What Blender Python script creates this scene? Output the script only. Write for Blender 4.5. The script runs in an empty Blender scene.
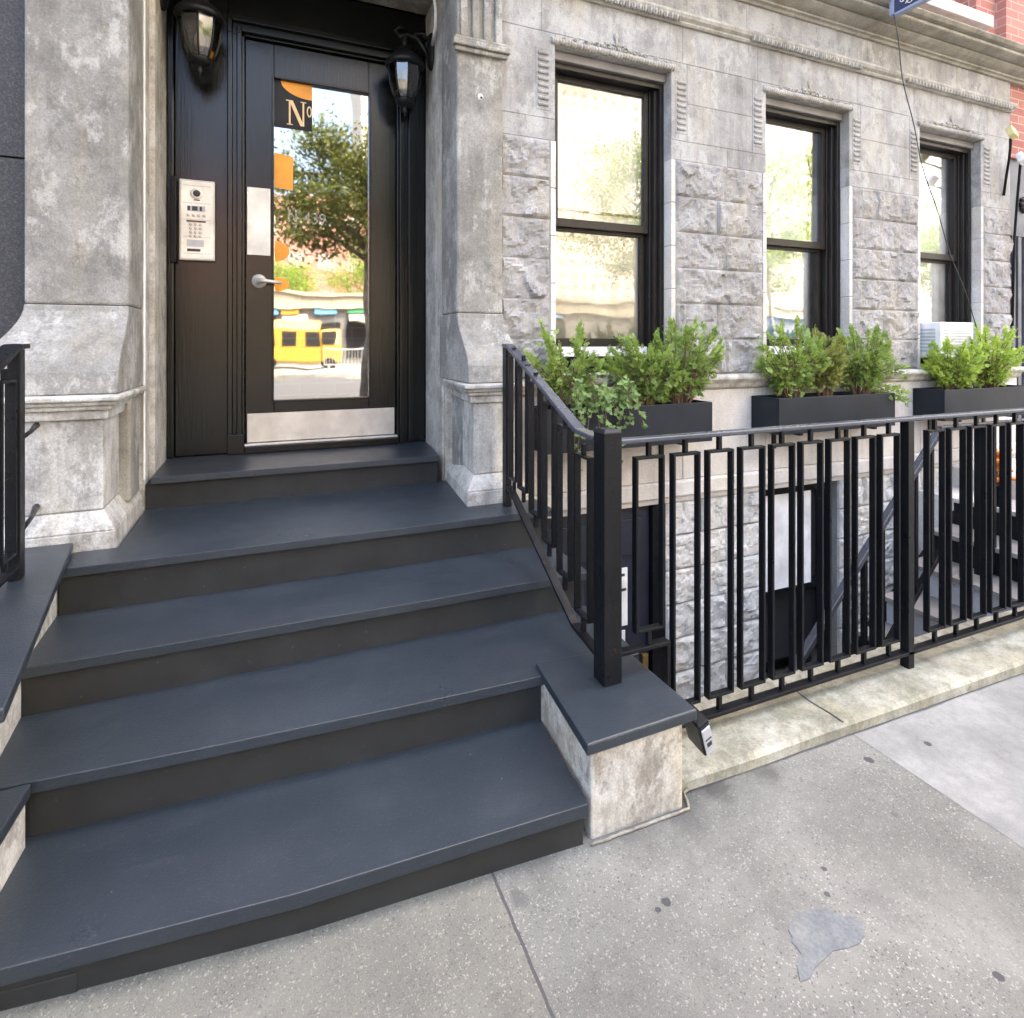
import bpy, bmesh, math, random
from mathutils import Vector, Matrix, noise
R = math.radians
rnd = random.Random(7)
scene = bpy.context.scene
COL = scene.collection
LIFT = 1.41          # everything is laid out around the camera's eye; LIFT raises it so that the pavement is near z = 0

# ------------------------------------------------------------------ materials
def newmat(name):
    m = bpy.data.materials.new(name); m.use_nodes = True
    nt = m.node_tree
    return m, nt, nt.nodes['Principled BSDF']
def N(nt, t, **k):
    n = nt.nodes.new(t)
    for a, v in k.items(): setattr(n, a, v)
    return n
def pos(nt, scale=(1, 1, 1)):
    g = N(nt, 'ShaderNodeNewGeometry'); mp = N(nt, 'ShaderNodeMapping')
    mp.inputs['Scale'].default_value = scale
    nt.links.new(g.outputs['Position'], mp.inputs['Vector'])
    return mp.outputs['Vector']
def noi(nt, vec, scale, detail=6, rough=.55, dist=0.0):
    n = N(nt, 'ShaderNodeTexNoise')
    n.inputs['Scale'].default_value = scale; n.inputs['Detail'].default_value = detail
    n.inputs['Roughness'].default_value = rough; n.inputs['Distortion'].default_value = dist
    nt.links.new(vec, n.inputs['Vector']); return n.outputs['Fac']
def ramp(nt, fac, stops):
    r = N(nt, 'ShaderNodeValToRGB')
    while len(r.color_ramp.elements) < len(stops): r.color_ramp.elements.new(.5)
    for e, (p, c) in zip(r.color_ramp.elements, stops):
        e.position = p
        e.color = (*c, 1) if len(c) == 3 else c
    nt.links.new(fac, r.inputs['Fac']); return r.outputs['Color']
def g3(v): return (v, v, v)
def mixc(nt, fac, a, b, mode='MIX'):
    m = N(nt, 'ShaderNodeMix', data_type='RGBA', blend_type=mode)
    for s, v in ((m.inputs['Factor'], fac), (m.inputs['A'], a), (m.inputs['B'], b)):
        if isinstance(v, (int, float)): s.default_value = v
        elif isinstance(v, tuple): s.default_value = (*v, 1)
        else: nt.links.new(v, s)
    return m.outputs['Result']
def math_(nt, op, a, b=None):
    m = N(nt, 'ShaderNodeMath', operation=op)
    for s, v in zip(m.inputs, (a, b)):
        if v is None: continue
        if isinstance(v, (int, float)): s.default_value = v
        else: nt.links.new(v, s)
    return m.outputs[0]
def bump(nt, bsdf, h, strength=.3, dist=.01):
    b = N(nt, 'ShaderNodeBump'); b.inputs['Strength'].default_value = strength; b.inputs['Distance'].default_value = dist
    nt.links.new(h, b.inputs['Height']); nt.links.new(b.outputs['Normal'], bsdf.inputs['Normal'])

def stone(name, dark, mid, light, blotch=2.2, streak=.5, patch=None, bmp=.35):
    m, nt, b = newmat(name)
    p = pos(nt); ps = pos(nt, (9, 9, .9))
    n1 = noi(nt, p, blotch, 12, .72, .25)
    c = ramp(nt, n1, [(.34, dark), (.5, mid), (.64, light)])
    st = noi(nt, ps, 1.6, 9, .7)
    c = mixc(nt, ramp(nt, st, [(.42, g3(0)), (.70, g3(streak))]), c, light)
    st2 = noi(nt, ps, 2.7, 9, .7)
    c = mixc(nt, ramp(nt, st2, [(.52, g3(0)), (.75, g3(streak))]), c, dark)
    c = mixc(nt, ramp(nt, noi(nt, pos(nt, (3.2, 3.2, .8)), 1.5, 9, .68, .3), [(.50, g3(0)), (.66, g3(.42))]), c, (mid[0]*1.5, mid[1]*1.38, mid[2]*1.08))
    if patch:
        n2 = noi(nt, pos(nt, (1, 1, .6)), 6.5, 14, .74, .1)
        c = mixc(nt, ramp(nt, n2, [(.53, g3(0)), (.585, g3(.6)), (.7, g3(.9))]), c, patch)
        n3 = noi(nt, pos(nt, (1, 1, .7)), 11, 14, .72, .1)
        c = mixc(nt, ramp(nt, n3, [(.55, g3(0)), (.61, g3(.55))]), c, dark)
    sp = noi(nt, p, 120, 3, .7)
    c = mixc(nt, .55, c, ramp(nt, sp, [(.3, g3(.34)), (.7, g3(.72))]), 'OVERLAY')
    nt.links.new(c, b.inputs['Base Color']); b.inputs['Roughness'].default_value = .85
    h = math_(nt, 'ADD', math_(nt, 'MULTIPLY', noi(nt, p, 14, 8, .65), 1.0), math_(nt, 'MULTIPLY', sp, .25))
    bump(nt, b, h, bmp, .012)
    return m

def paint(name, col, rough, grain=0, coat=0, speck=0, metal=0, spec=.5):
    m, nt, b = newmat(name)
    p = pos(nt)
    n1 = noi(nt, p, 6, 6, .6)
    c = mixc(nt, ramp(nt, n1, [(.3, g3(0)), (.75, g3(1))]), tuple(v*.75 for v in col), tuple(min(1, v*1.25) for v in col))
    if speck:
        sp = noi(nt, p, 55, 3, .6)
        c = mixc(nt, ramp(nt, sp, [(.70, g3(0)), (.76, g3(speck))]), c, (.35, .35, .34))
    nt.links.new(c, b.inputs['Base Color'])
    rr = N(nt, 'ShaderNodeMapRange'); rr.inputs['To Min'].default_value = rough*.75; rr.inputs['To Max'].default_value = min(1, rough*1.3)
    nt.links.new(noi(nt, p, 3.5, 5, .6), rr.inputs['Value']); nt.links.new(rr.outputs[0], b.inputs['Roughness'])
    b.inputs['Metallic'].default_value = metal; b.inputs['Specular IOR Level'].default_value = spec
    b.inputs['Coat Weight'].default_value = coat; b.inputs['Coat Roughness'].default_value = .15
    if grain: bump(nt, b, noi(nt, pos(nt, (70, 70, 3)), 1.2, 5, .65), grain, .004)
    else: bump(nt, b, noi(nt, p, 38, 6, .7), .22, .004)
    return m

def deck():
    m, nt, b = newmat('blue_grey_deck_paint'); p = pos(nt)
    c = ramp(nt, noi(nt, p, 2.6, 10, .7), [(.32, (.0185, .0245, .0310)), (.5, (.0220, .0285, .0355)), (.68, (.028, .0355, .0430))])
    c = mixc(nt, ramp(nt, noi(nt, pos(nt, (1, 2.5, 1)), 6, 5, .6), [(.54, g3(0)), (.72, g3(.18))]), c, (.055, .060, .064))      # scuffs
    c = mixc(nt, ramp(nt, noi(nt, p, 160, 3, .6), [(.60, g3(0)), (.72, g3(.35))]), c, (.10, .105, .11))                           # grit in the paint
    c = mixc(nt, ramp(nt, noi(nt, p, 42, 2, .5), [(.78, g3(0)), (.80, g3(.6))]), c, (.25, .25, .24))                             # chips and crumbs
    nt.links.new(c, b.inputs['Base Color'])
    nt.links.new(ramp(nt, noi(nt, p, 3.2, 9, .7), [(.3, g3(.26)), (.7, g3(.42))]), b.inputs['Roughness'])
    bump(nt, b, noi(nt, p, 170, 4, .65), .35, .004)
    return m
M = {}
M['stone_dark'] = stone('weathered_brownstone', (.118, .112, .097), (.192, .184, .163), (.288, .278, .25), 3.6, .4, (.39, .378, .34), .7)
M['stone'] = stone('grey_limestone', (.165, .161, .150), (.262, .256, .242), (.40, .394, .378), 2.8, .6, (.42, .415, .395), .45)
M['stone_rock'] = stone('rock_faced_limestone', (.165, .158, .148), (.25, .241, .228), (.37, .36, .344), 4.0, .6, None, .5)
M['stone_pale'] = stone('pale_limestone', (.37, .345, .31), (.49, .465, .43), (.60, .58, .545), 2.2, .4, None, .35)
M['stone_trim'] = stone('weathered_carved_stone', (.20, .19, .16), (.33, .315, .28), (.47, .455, .42), 4, .5, None, .4)
M['cornice'] = stone('lichen_cornice_stone', (.17, .16, .125), (.27, .255, .21), (.38, .365, .315), 3, .5, None, .4)
M['plinth'] = stone('worn_plinth_stone', (.18, .168, .142), (.31, .296, .26), (.51, .494, .455), 4.6, .75, (.53, .52, .48), .55)
M['kerb'] = stone('lichened_kerb_stone', (.125, .12, .085), (.235, .226, .17), (.345, .335, .275), 4.5, .35, (.15, .15, .10), .5)
M['mortar'] = stone('grey_mortar', (.15, .145, .135), (.2, .195, .185), (.25, .245, .235), 8, .2)
M['tread'] = deck()
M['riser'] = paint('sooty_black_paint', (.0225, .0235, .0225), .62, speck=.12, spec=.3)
M['iron_plain'] = paint('black_iron_paint', (.005, .0055, .007), .34, spec=.17)
def iron():
    m, nt, b = newmat('chipped_black_iron'); p = pos(nt)
    c = ramp(nt, noi(nt, p, 6, 6, .6), [(.3, (.004, .0045, .0055)), (.75, (.0075, .008, .010))])
    c = mixc(nt, ramp(nt, noi(nt, p, 23, 8, .7), [(.66, g3(0)), (.70, g3(.75))]), c, (.075, .040, .022))
    c = mixc(nt, ramp(nt, noi(nt, p, 70, 4, .6), [(.66, g3(0)), (.72, g3(.4))]), c, (.05, .05, .05))
    nt.links.new(c, b.inputs['Base Color']); b.inputs['Specular IOR Level'].default_value = .2
    nt.links.new(ramp(nt, noi(nt, p, 11, 6, .65), [(.3, g3(.24)), (.7, g3(.5))]), b.inputs['Roughness'])
    bump(nt, b, math_(nt, 'ADD', noi(nt, p, 30, 6, .7), math_(nt, 'MULTIPLY', noi(nt, p, 110, 3, .6), .4)), .35, .005)
    return m
M['iron'] = iron()
M['rail_top'] = paint('skylit_handrail_paint', (.05, .054, .068), .26, metal=.1)  # black rail lifted to blue-grey: sky highlight on its top put into the colour
M['wood'] = paint('black_gloss_wood', (.0030, .0044, .0040), .22, grain=.26, spec=.42)
M['bronze'] = paint('dark_bronze_window_metal', (.016, .0135, .012), .36, spec=.3)
M['lintel'] = paint('grey_steel_lintel', (.19, .18, .17), .55)
M['planter'] = paint('charcoal_fibre_planter', (.012, .0155, .021), .5, spec=.25)
M['lantern'] = paint('black_lantern_iron', (.009, .009, .009), .38, spec=.3)
M['white'] = paint('white_enamel', (.74, .74, .73), .4)
M['grille'] = paint('grey_plastic', (.45, .46, .48), .5)
M['steel'] = paint('brushed_steel', (.56, .54, .485), .42, metal=.5)
M['cream_steel'] = paint('cream_enamel_steel', (.78, .745, .66), .36)
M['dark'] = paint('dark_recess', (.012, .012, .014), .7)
M['navy'] = paint('chipped_navy_door_paint', (.010, .013, .026), .5, speck=.5)
M['paper'] = paint('white_paper', (.72, .72, .70), .7)
M['ink'] = paint('black_ink', (.03, .03, .035), .6)
M['cable'] = paint('black_cable', (.016, .016, .016), .5)
M['blind'] = paint('cream_blind_fabric', (.72, .66, .54), .8)
M['curtain'] = paint('white_curtain_fabric', (.84, .84, .82), .8)
M['blue'] = paint('blue_cloth', (.12, .30, .55), .8)
M['gate'] = paint('slate_gate_metal', (.10, .105, .12), .5)
M['gold'] = paint('gilt_lettering', (.60, .43, .22), .4, metal=.3)
M['orange'] = paint('orange_enamel', (.80, .32, .02), .5)
M['soil'] = paint('potting_soil', (.035, .022, .014), .95)
M['twig'] = paint('brown_twig', (.14, .08, .045), .85)
M['bark'] = stone('plane_bark', (.09, .08, .06), (.19, .17, .13), (.33, .31, .25), 6, .4)
M['blanket_white'] = paint('stucco_white', (.62, .60, .56), .8)
M['navy_sign'] = paint('navy_banner', (.03, .04, .10), .6)
M['pale_blue'] = paint('pale_blue_edge', (.26, .30, .40), .6)
M['yellow'] = paint('yellow_paint', (.34, .20, .025), .45)
M['lamp_head'] = paint('faded_yellow_enamel', (.62, .54, .25), .5)
M['brass'] = paint('brass', (.35, .23, .08), .35, metal=.8)
M['flower'] = paint('orange_flower', (.75, .22, .02), .7)

def granite():
    m, nt, b = newmat('dark_speckled_granite'); p = pos(nt)
    c = ramp(nt, noi(nt, p, 150, 4, .7), [(.42, (.016, .016, .017)), (.6, (.045, .044, .044)), (.72, (.12, .118, .115))])
    nt.links.new(c, b.inputs['Base Color']); b.inputs['Roughness'].default_value = .6; bump(nt, b, noi(nt, p, 150, 4, .7), .2, .003)
    return m
M['granite'] = granite()

def brick():
    m, nt, b = newmat('red_brick'); 
    t = N(nt, 'ShaderNodeTexBrick'); mp = N(nt, 'ShaderNodeMapping'); mp.inputs['Rotation'].default_value = (R(90), 0, 0)
    g = N(nt, 'ShaderNodeNewGeometry'); nt.links.new(g.outputs['Position'], mp.inputs['Vector'])
    sx = N(nt, 'ShaderNodeSeparateXYZ'); cx = N(nt, 'ShaderNodeCombineXYZ')
    nt.links.new(g.outputs['Position'], sx.inputs[0])
    nt.links.new(math_(nt, 'ADD', sx.outputs[0], sx.outputs[1]), cx.inputs[0]); nt.links.new(sx.outputs[2], cx.inputs[1])
    nt.links.new(cx.outputs[0], t.inputs['Vector'])
    t.inputs['Scale'].default_value = 1; t.inputs['Brick Width'].default_value = .215; t.inputs['Row Height'].default_value = .072
    t.inputs['Mortar Size'].default_value = .005; t.inputs['Color1'].default_value = (.30, .10, .07, 1); t.inputs['Color2'].default_value = (.40, .16, .12, 1)
    t.inputs['Mortar'].default_value = (.42, .33, .29, 1)
    c = mixc(nt, ramp(nt, noi(nt, pos(nt), 3, 6), [(.4, g3(0)), (.75, g3(.4))]), t.outputs['Color'], (.45, .25, .2))
    nt.links.new(c, b.inputs['Base Color']); b.inputs['Roughness'].default_value = .85
    bump(nt, b, t.outputs['Fac'], -.4, .005)
    return m
M['brick'] = brick()

def concrete():
    m, nt, b = newmat('pavement_concrete'); p = pos(nt)
    sx = N(nt, 'ShaderNodeSeparateXYZ'); nt.links.new(p, sx.inputs[0]); X, Y = sx.outputs[0], sx.outputs[1]
    big = noi(nt, p, 1.6, 10, .72, .3)
    base = ramp(nt, big, [(.3, (.068, .066, .057)), (.5, (.120, .1175, .102)), (.68, (.188, .184, .160))])
    new = ramp(nt, noi(nt, p, 4.5, 9, .75), [(.34, (.130, .129, .120)), (.5, (.19, .189, .176)), (.66, (.26, .258, .242))])
    # a newer, paler slab to the right of a joint
    jx = math_(nt, 'ADD', X, math_(nt, 'MULTIPLY', math_(nt, 'SUBTRACT', noi(nt, p, 5, 4), .5), .012))
    isnew = math_(nt, 'GREATER_THAN', jx, 1.972)
    c = mixc(nt, isnew, base, new)
    # aggregate: pale and dark grains
    vo = N(nt, 'ShaderNodeTexVoronoi'); vo.inputs['Scale'].default_value = 175
    wv_ = N(nt, 'ShaderNodeVectorMath', operation='MULTIPLY_ADD'); nw_ = N(nt, 'ShaderNodeTexNoise'); nw_.inputs['Scale'].default_value = 160; nt.links.new(p, nw_.inputs['Vector'])
    nt.links.new(nw_.outputs['Color'], wv_.inputs[0]); wv_.inputs[1].default_value = (.012, .012, 0); nt.links.new(p, wv_.inputs[2]); nt.links.new(wv_.outputs[0], vo.inputs['Vector'])
    sc = N(nt, 'ShaderNodeSeparateColor'); nt.links.new(vo.outputs['Color'], sc.inputs[0])
    d = vo.outputs['Distance']
    grain = math_(nt, 'LESS_THAN', d, math_(nt, 'ADD', .10, math_(nt, 'MULTIPLY', sc.outputs[1], .40)))
    pale = math_(nt, 'MULTIPLY', grain, math_(nt, 'GREATER_THAN', sc.outputs[0], .62))
    darkg = math_(nt, 'MULTIPLY', grain, math_(nt, 'LESS_THAN', sc.outputs[0], .30))
    wear = ramp(nt, noi(nt, p, 1.7, 5), [(.35, g3(.35)), (.65, g3(1))])
    old = math_(nt, 'SUBTRACT', 1.0, math_(nt, 'MULTIPLY', isnew, .75))
    c = mixc(nt, math_(nt, 'MULTIPLY', math_(nt, 'MULTIPLY', pale, wear), math_(nt, 'MULTIPLY', old, .5)), c, (.40, .39, .35))
    c = mixc(nt, math_(nt, 'MULTIPLY', math_(nt, 'MULTIPLY', darkg, wear), math_(nt, 'MULTIPLY', old, .75)), c, (.030, .028, .028))
    c = mixc(nt, ramp(nt, noi(nt, p, 3.1, 12, .78), [(.55, g3(0)), (.68, g3(.6))]), c, (.062, .058, .052))
    c = mixc(nt, ramp(nt, noi(nt, p, 300, 3, .7), [(.40, g3(0)), (.75, g3(.30))]), c, (.30, .295, .255))
    # chewing gum and tar spots
    v2 = N(nt, 'ShaderNodeTexVoronoi'); v2.inputs['Scale'].default_value = 7; 
    wob = N(nt, 'ShaderNodeVectorMath', operation='MULTIPLY_ADD')
    nn = N(nt, 'ShaderNodeTexNoise'); nn.inputs['Scale'].default_value = 30; nt.links.new(p, nn.inputs['Vector'])
    nt.links.new(nn.outputs['Color'], wob.inputs[0]); wob.inputs[1].default_value = (.03, .03, 0); nt.links.new(p, wob.inputs[2])
    nt.links.new(wob.outputs[0], v2.inputs['Vector'])
    s2 = N(nt, 'ShaderNodeSeparateColor'); nt.links.new(v2.outputs['Color'], s2.inputs[0])
    spot = math_(nt, 'MULTIPLY', math_(nt, 'LESS_THAN', v2.outputs['Distance'], math_(nt, 'MULTIPLY', s2.outputs[1], .115)), math_(nt, 'GREATER_THAN', s2.outputs[0], .95))
    c = mixc(nt, math_(nt, 'MULTIPLY', spot, .8), c, (.035, .035, .040))
    # single gum spots and darker smears where the photograph has them
    for (gx, gy, gr, ga, col, soft) in ((.927, 1.194, .013, .85, (.03, .03, .034), .1), (.895, 1.184, .009, .85, (.03, .03, .034), .1), (1.899, 1.349, .016, .85, (.03, .03, .034), .1), (2.176, 1.326, .014, .85, (.03, .03, .034), .1),
        (1.384, 1.11, .009, .8, (.03, .03, .034), .1), (1.327, 1.056, .008, .8, (.03, .03, .034), .1), (1.512, .77, .012, .85, (.03, .03, .034), .1), (1.747, 1.159, .012, .5, (.05, .05, .05), .3),
        (.585, 1.345, .032, .6, (.06, .056, .05), .5), (1.43, 1.0, .075, .35, (.07, .065, .06), .8), (1.32, 1.452, .07, .75, (.045, .043, .04), .5), (1.52, 1.457, .09, .6, (.05, .047, .043), .6), (.98, 1.375, .10, .4, (.06, .056, .05), .7), (1.15, 1.39, .09, .5, (.055, .052, .047), .7), (.66, 1.40, .10, .4, (.06, .056, .05), .8)):
        ds_ = N(nt, 'ShaderNodeVectorMath', operation='DISTANCE'); cz_ = N(nt, 'ShaderNodeCombineXYZ'); nt.links.new(X, cz_.inputs[0]); nt.links.new(Y, cz_.inputs[1])
        nt.links.new(cz_.outputs[0], ds_.inputs[0]); ds_.inputs[1].default_value = (gx, gy, 0)
        dd_ = math_(nt, 'ADD', ds_.outputs['Value'], math_(nt, 'MULTIPLY', math_(nt, 'SUBTRACT', noi(nt, p, 22 if soft > .2 else 60, 6, .7), .5), gr*1.6))
        mr_ = N(nt, 'ShaderNodeMapRange'); mr_.inputs['From Min'].default_value = gr; mr_.inputs['From Max'].default_value = gr*(1-soft)*.9; mr_.inputs['To Max'].default_value = ga
        nt.links.new(dd_, mr_.inputs['Value']); c = mixc(nt, mr_.outputs[0], c, col)
    # the slab left of the joint is a little yellower
    c = mixc(nt, math_(nt, 'MULTIPLY', math_(nt, 'LESS_THAN', X, .548), .5), c, (1.0, .97, .86), 'MULTIPLY')
    # tarry joints
    def line(src, at, w):
        return math_(nt, 'LESS_THAN', math_(nt, 'ABSOLUTE', math_(nt, 'SUBTRACT', src, at)), w)
    wv = math_(nt, 'MULTIPLY', math_(nt, 'SUBTRACT', noi(nt, p, 16, 5), .5), .009)
    jj = math_(nt, 'ADD', X, wv)
    j = math_(nt, 'MAXIMUM', line(jj, .548, .004), math_(nt, 'MULTIPLY', line(jj, 1.972, .0035), .45))
    for at in (-1.1, 3.6, 5.2): j = math_(nt, 'MAXIMUM', j, line(jj, at, .006))
    j = math_(nt, 'MAXIMUM', j, line(math_(nt, 'ADD', Y, wv), -.25, .006))
    c = mixc(nt, math_(nt, 'MULTIPLY', j, .9), c, (.045, .042, .042))
    nt.links.new(c, b.inputs['Base Color']); b.inputs['Roughness'].default_value = .88
    h = math_(nt, 'SUBTRACT', math_(nt, 'ADD', math_(nt, 'MULTIPLY', noi(nt, p, 120, 4, .7), .6), math_(nt, 'MULTIPLY', pale, .25)), math_(nt, 'MULTIPLY', j, 1.6))
    bump(nt, b, h, .5, .006)
    return m
M['concrete'] = concrete()
M['patch'] = stone('smooth_grey_patch', (.086, .092, .093), (.116, .123, .124), (.150, .156, .155), 9, .1, None, .15)
M['caulk'] = stone('cracked_caulk', (.13, .12, .095), (.21, .195, .155), (.30, .28, .235), 14, .1)
M['tar'] = paint('tar_filler', (.06, .058, .058), .8)
M['asphalt'] = paint('asphalt', (.055, .055, .057), .85)
M['ground'] = paint('city_ground', (.14, .135, .13), .9)

def leafmat(name, a, bcol, trans=.35):
    m, nt, b = newmat(name)
    at = N(nt, 'ShaderNodeVertexColor', layer_name='tone') if False else N(nt, 'ShaderNodeAttribute', attribute_name='tone')
    c = ramp(nt, at.outputs['Fac'], [(0, a), (1, bcol)])
    nt.links.new(c, b.inputs['Base Color']); b.inputs['Roughness'].default_value = .55
    t = N(nt, 'ShaderNodeBsdfTranslucent'); nt.links.new(c, t.inputs['Color'])
    mx = N(nt, 'ShaderNodeMixShader'); mx.inputs[0].default_value = trans
    nt.links.new(b.outputs[0], mx.inputs[1]); nt.links.new(t.outputs[0], mx.inputs[2])
    nt.links.new(mx.outputs[0], nt.nodes['Material Output'].inputs['Surface'])
    return m
M['cypress'] = leafmat('cypress_green', (.05, .10, .02), (.34, .46, .095))
M['cypress_dry'] = leafmat('cypress_browning', (.12, .11, .035), (.38, .42, .10))
M['cypress_lime'] = leafmat('cypress_lime', (.09, .17, .022), (.46, .60, .09))
M['ivy'] = leafmat('ivy_green', (.045, .095, .02), (.20, .31, .075))
M['treeleaf'] = leafmat('street_tree_green', (.10, .17, .02), (.30, .40, .06), .5)

M['rustleaf'] = leafmat('rusty_green_leaf', (.065, .07, .015), (.22, .26, .05), .45)

def glass(name, refl, tint=(1, 1, 1), rough=0.0, fk=1.0):
    m, nt, b = newmat(name); nt.nodes.remove(b)
    gl = N(nt, 'ShaderNodeBsdfGlossy'); gl.inputs['Roughness'].default_value = rough; gl.inputs['Color'].default_value = (1, 1, 1, 1)
    tr = N(nt, 'ShaderNodeBsdfTransparent'); tr.inputs['Color'].default_value = (*tint, 1)
    fr = N(nt, 'ShaderNodeFresnel'); fr.inputs['IOR'].default_value = 1.5
    f = math_(nt, 'MINIMUM', math_(nt, 'ADD', math_(nt, 'MULTIPLY', fr.outputs[0], fk), refl), 1.0)
    # slight waviness of the pane
    bp = N(nt, 'ShaderNodeBump'); bp.inputs['Strength'].default_value = .09; bp.inputs['Distance'].default_value = .02
    nt.links.new(noi(nt, pos(nt), 2.2, 2, .4), bp.inputs['Height']); nt.links.new(bp.outputs[0], gl.inputs['Normal'])
    mx = N(nt, 'ShaderNodeMixShader'); nt.links.new(f, mx.inputs[0]); nt.links.new(tr.outputs[0], mx.inputs[1]); nt.links.new(gl.outputs[0], mx.inputs[2])
    nt.links.new(mx.outputs[0], nt.nodes['Material Output'].inputs['Surface'])
    return m
M['glass'] = glass('window_glass', .055, (.985, .99, .985), .012, .55)
M['door_glass'] = glass('reflective_door_glass', .34, (.55, .57, .55), .022)
M['lamp_glass'] = glass('smoked_lantern_glass', .10, (.62, .58, .50), .03)
def emit(name, col, s):
    m, nt, b = newmat(name); b.inputs['Base Color'].default_value = (*col, 1)
    b.inputs['Emission Color'].default_value = (*col, 1); b.inputs['Emission Strength'].default_value = s; return m
M['lamp_on'] = emit('lit_orange_lamp', (1.0, .42, .05), 1.1)

# tower facade: cream render with a regular grid of windows (modelled as inset boxes below), plain stucco here
M['tower'] = paint('cream_tower_render', (.50, .46, .39), .85)
M['tower_glass'] = paint('tower_window', (.30, .26, .22), .5)

# ------------------------------------------------------------------ mesh building
class MB:
    def __init__(s): s.v = []; s.f = []; s.t = None
    def add(s, vs, fs):
        o = len(s.v); s.v += [tuple(v) for v in vs]; s.f += [tuple(i+o for i in f) for f in fs]; return s
    def box(s, x0, x1, y0, y1, z0, z1):
        return s.add([(x, y, z) for z in (z0, z1) for y in (y0, y1) for x in (x0, x1)],
                     [(0, 2, 3, 1), (4, 5, 7, 6), (0, 1, 5, 4), (2, 6, 7, 3), (0, 4, 6, 2), (1, 3, 7, 5)])
    def hexa(s, q0, q1):      # two quads (bottom, top), same winding counterclockwise from above
        return s.add(list(q0)+list(q1), [(3, 2, 1, 0), (4, 5, 6, 7), (0, 1, 5, 4), (1, 2, 6, 5), (2, 3, 7, 6), (3, 0, 4, 7)])
    def slab(s, poly, z0, z1):   # poly counterclockwise (x, y)
        n = len(poly)
        return s.add([(x, y, z0) for x, y in poly]+[(x, y, z1) for x, y in poly],
                     [tuple(range(n-1, -1, -1)), tuple(range(n, 2*n))]+[(i, (i+1) % n, n+(i+1) % n, n+i) for i in range(n)])
    def profx(s, prof, x0, x1):  # prof: list of (y, z), closed loop, extruded along x
        n = len(prof)
        return s.add([(x0, y, z) for y, z in prof]+[(x1, y, z) for y, z in prof],
                     [tuple(range(n)), tuple(range(2*n-1, n-1, -1))]+[(i, n+i, n+(i+1) % n, (i+1) % n) for i in range(n)])
    def rings(s, rings, cap=True):   # list of equal-length point loops
        n = len(rings[0]); o = []
        vs = [p for r in rings for p in r]; fs = []
        for k in range(len(rings)-1):
            for i in range(n): fs.append((k*n+i, k*n+(i+1) % n, (k+1)*n+(i+1) % n, (k+1)*n+i))
        if cap: fs.append(tuple(range(n-1, -1, -1))); fs.append(tuple((len(rings)-1)*n+i for i in range(n)))
        return s.add(vs, fs)
    def tube(s, pts, r, n=8):
        pts = [Vector(p) for p in pts]; rs = r if isinstance(r, (list, tuple)) else [r]*len(pts); out = []
        up = Vector((.13, .31, .94)).normalized()
        for i, p in enumerate(pts):
            d = (pts[min(i+1, len(pts)-1)]-pts[max(i-1, 0)]).normalized()
            a = d.cross(up)
            if a.length < .05: a = d.cross(Vector((1, 0, 0)))
            a.normalize(); b = d.cross(a)
            out.append([tuple(p+rs[i]*(math.cos(t)*a+math.sin(t)*b)) for t in [2*math.pi*k/n for k in range(n)]])
        return s.rings(out)
    def bar(s, p0, p1, w, h):     # rectangular bar along p0->p1: w sideways (horizontal), h upright
        p0, p1 = Vector(p0), Vector(p1); d = (p1-p0).normalized(); a = d.cross(Vector((0, 0, 1)))
        if a.length < .01: a = Vector((1, 0, 0))
        a.normalize(); b = a.cross(d); out = []
        for p in (p0, p1): out.append([tuple(p+sx*a*w/2+sy*b*h/2) for sx, sy in ((-1, -1), (1, -1), (1, 1), (-1, 1))])
        return s.rings(out)
    def lathe(s, c, prof, n=16, sq=1.0):  # prof: (r, z)
        return s.rings([[(c[0]+r*math.cos(2*math.pi*k/n), c[1]+r*math.sin(2*math.pi*k/n), c[2]+z) for k in range(n)] for r, z in prof])
    def ball(s, c, rx, ry, rz, n=8, m=5):
        return s.rings([[(c[0]+rx*math.sin(a)*math.cos(2*math.pi*k/n), c[1]+ry*math.sin(a)*math.sin(2*math.pi*k/n), c[2]-rz*math.cos(a)) for k in range(n)]
                        for a in [math.pi*(j+.15)/(m+.3) for j in range(m+1)]])
    def build(s, name, mat, parent=None, loc=None, bevel=0, smooth=False, mats=None, fm=None, seg=2):
        pl = wloc(parent) if parent else Vector((0, 0, 0))
        o_loc = Vector(loc) if loc else (pl.copy() if parent else Vector((0, 0, 0)))
        me = bpy.data.meshes.new(name)
        me.from_pydata([tuple(Vector(v)-o_loc) for v in s.v], [], s.f); me.update()
        bm = bmesh.new(); bm.from_mesh(me); bmesh.ops.recalc_face_normals(bm, faces=bm.faces); bm.to_mesh(me); bm.free()
        if s.t:
            at = me.attributes.new('tone', 'FLOAT', 'POINT'); at.data.foreach_set('value', s.t)
        me.materials.append(mat)
        o = bpy.data.objects.new(name, me); COL.objects.link(o)
        if parent: o.parent = parent
        o.location = o_loc-pl
        if smooth:
            me.polygons.foreach_set('use_smooth', [True]*len(me.polygons))
        if bevel:
            md = o.modifiers.new('bevel', 'BEVEL'); md.width = bevel; md.segments = seg; md.limit_method = 'ANGLE'; md.angle_limit = R(35)
            md.harden_normals = False
        return o
def wloc(o):
    v = Vector((0, 0, 0))
    while o: v += o.location; o = o.parent
    return v
def tag(o, label, cat, group=None, kind=None):
    o['label'] = label; o['category'] = cat
    if group: o['group'] = group
    if kind: o['kind'] = kind
    return o
def thing(name, label, cat, loc, group=None):
    o = bpy.data.objects.new(name, None); COL.objects.link(o); o.location = loc; o.empty_display_size = .1
    return tag(o, label, cat, group)
def struct(o, label, cat): return tag(o, label, cat, None, 'structure')

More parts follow.
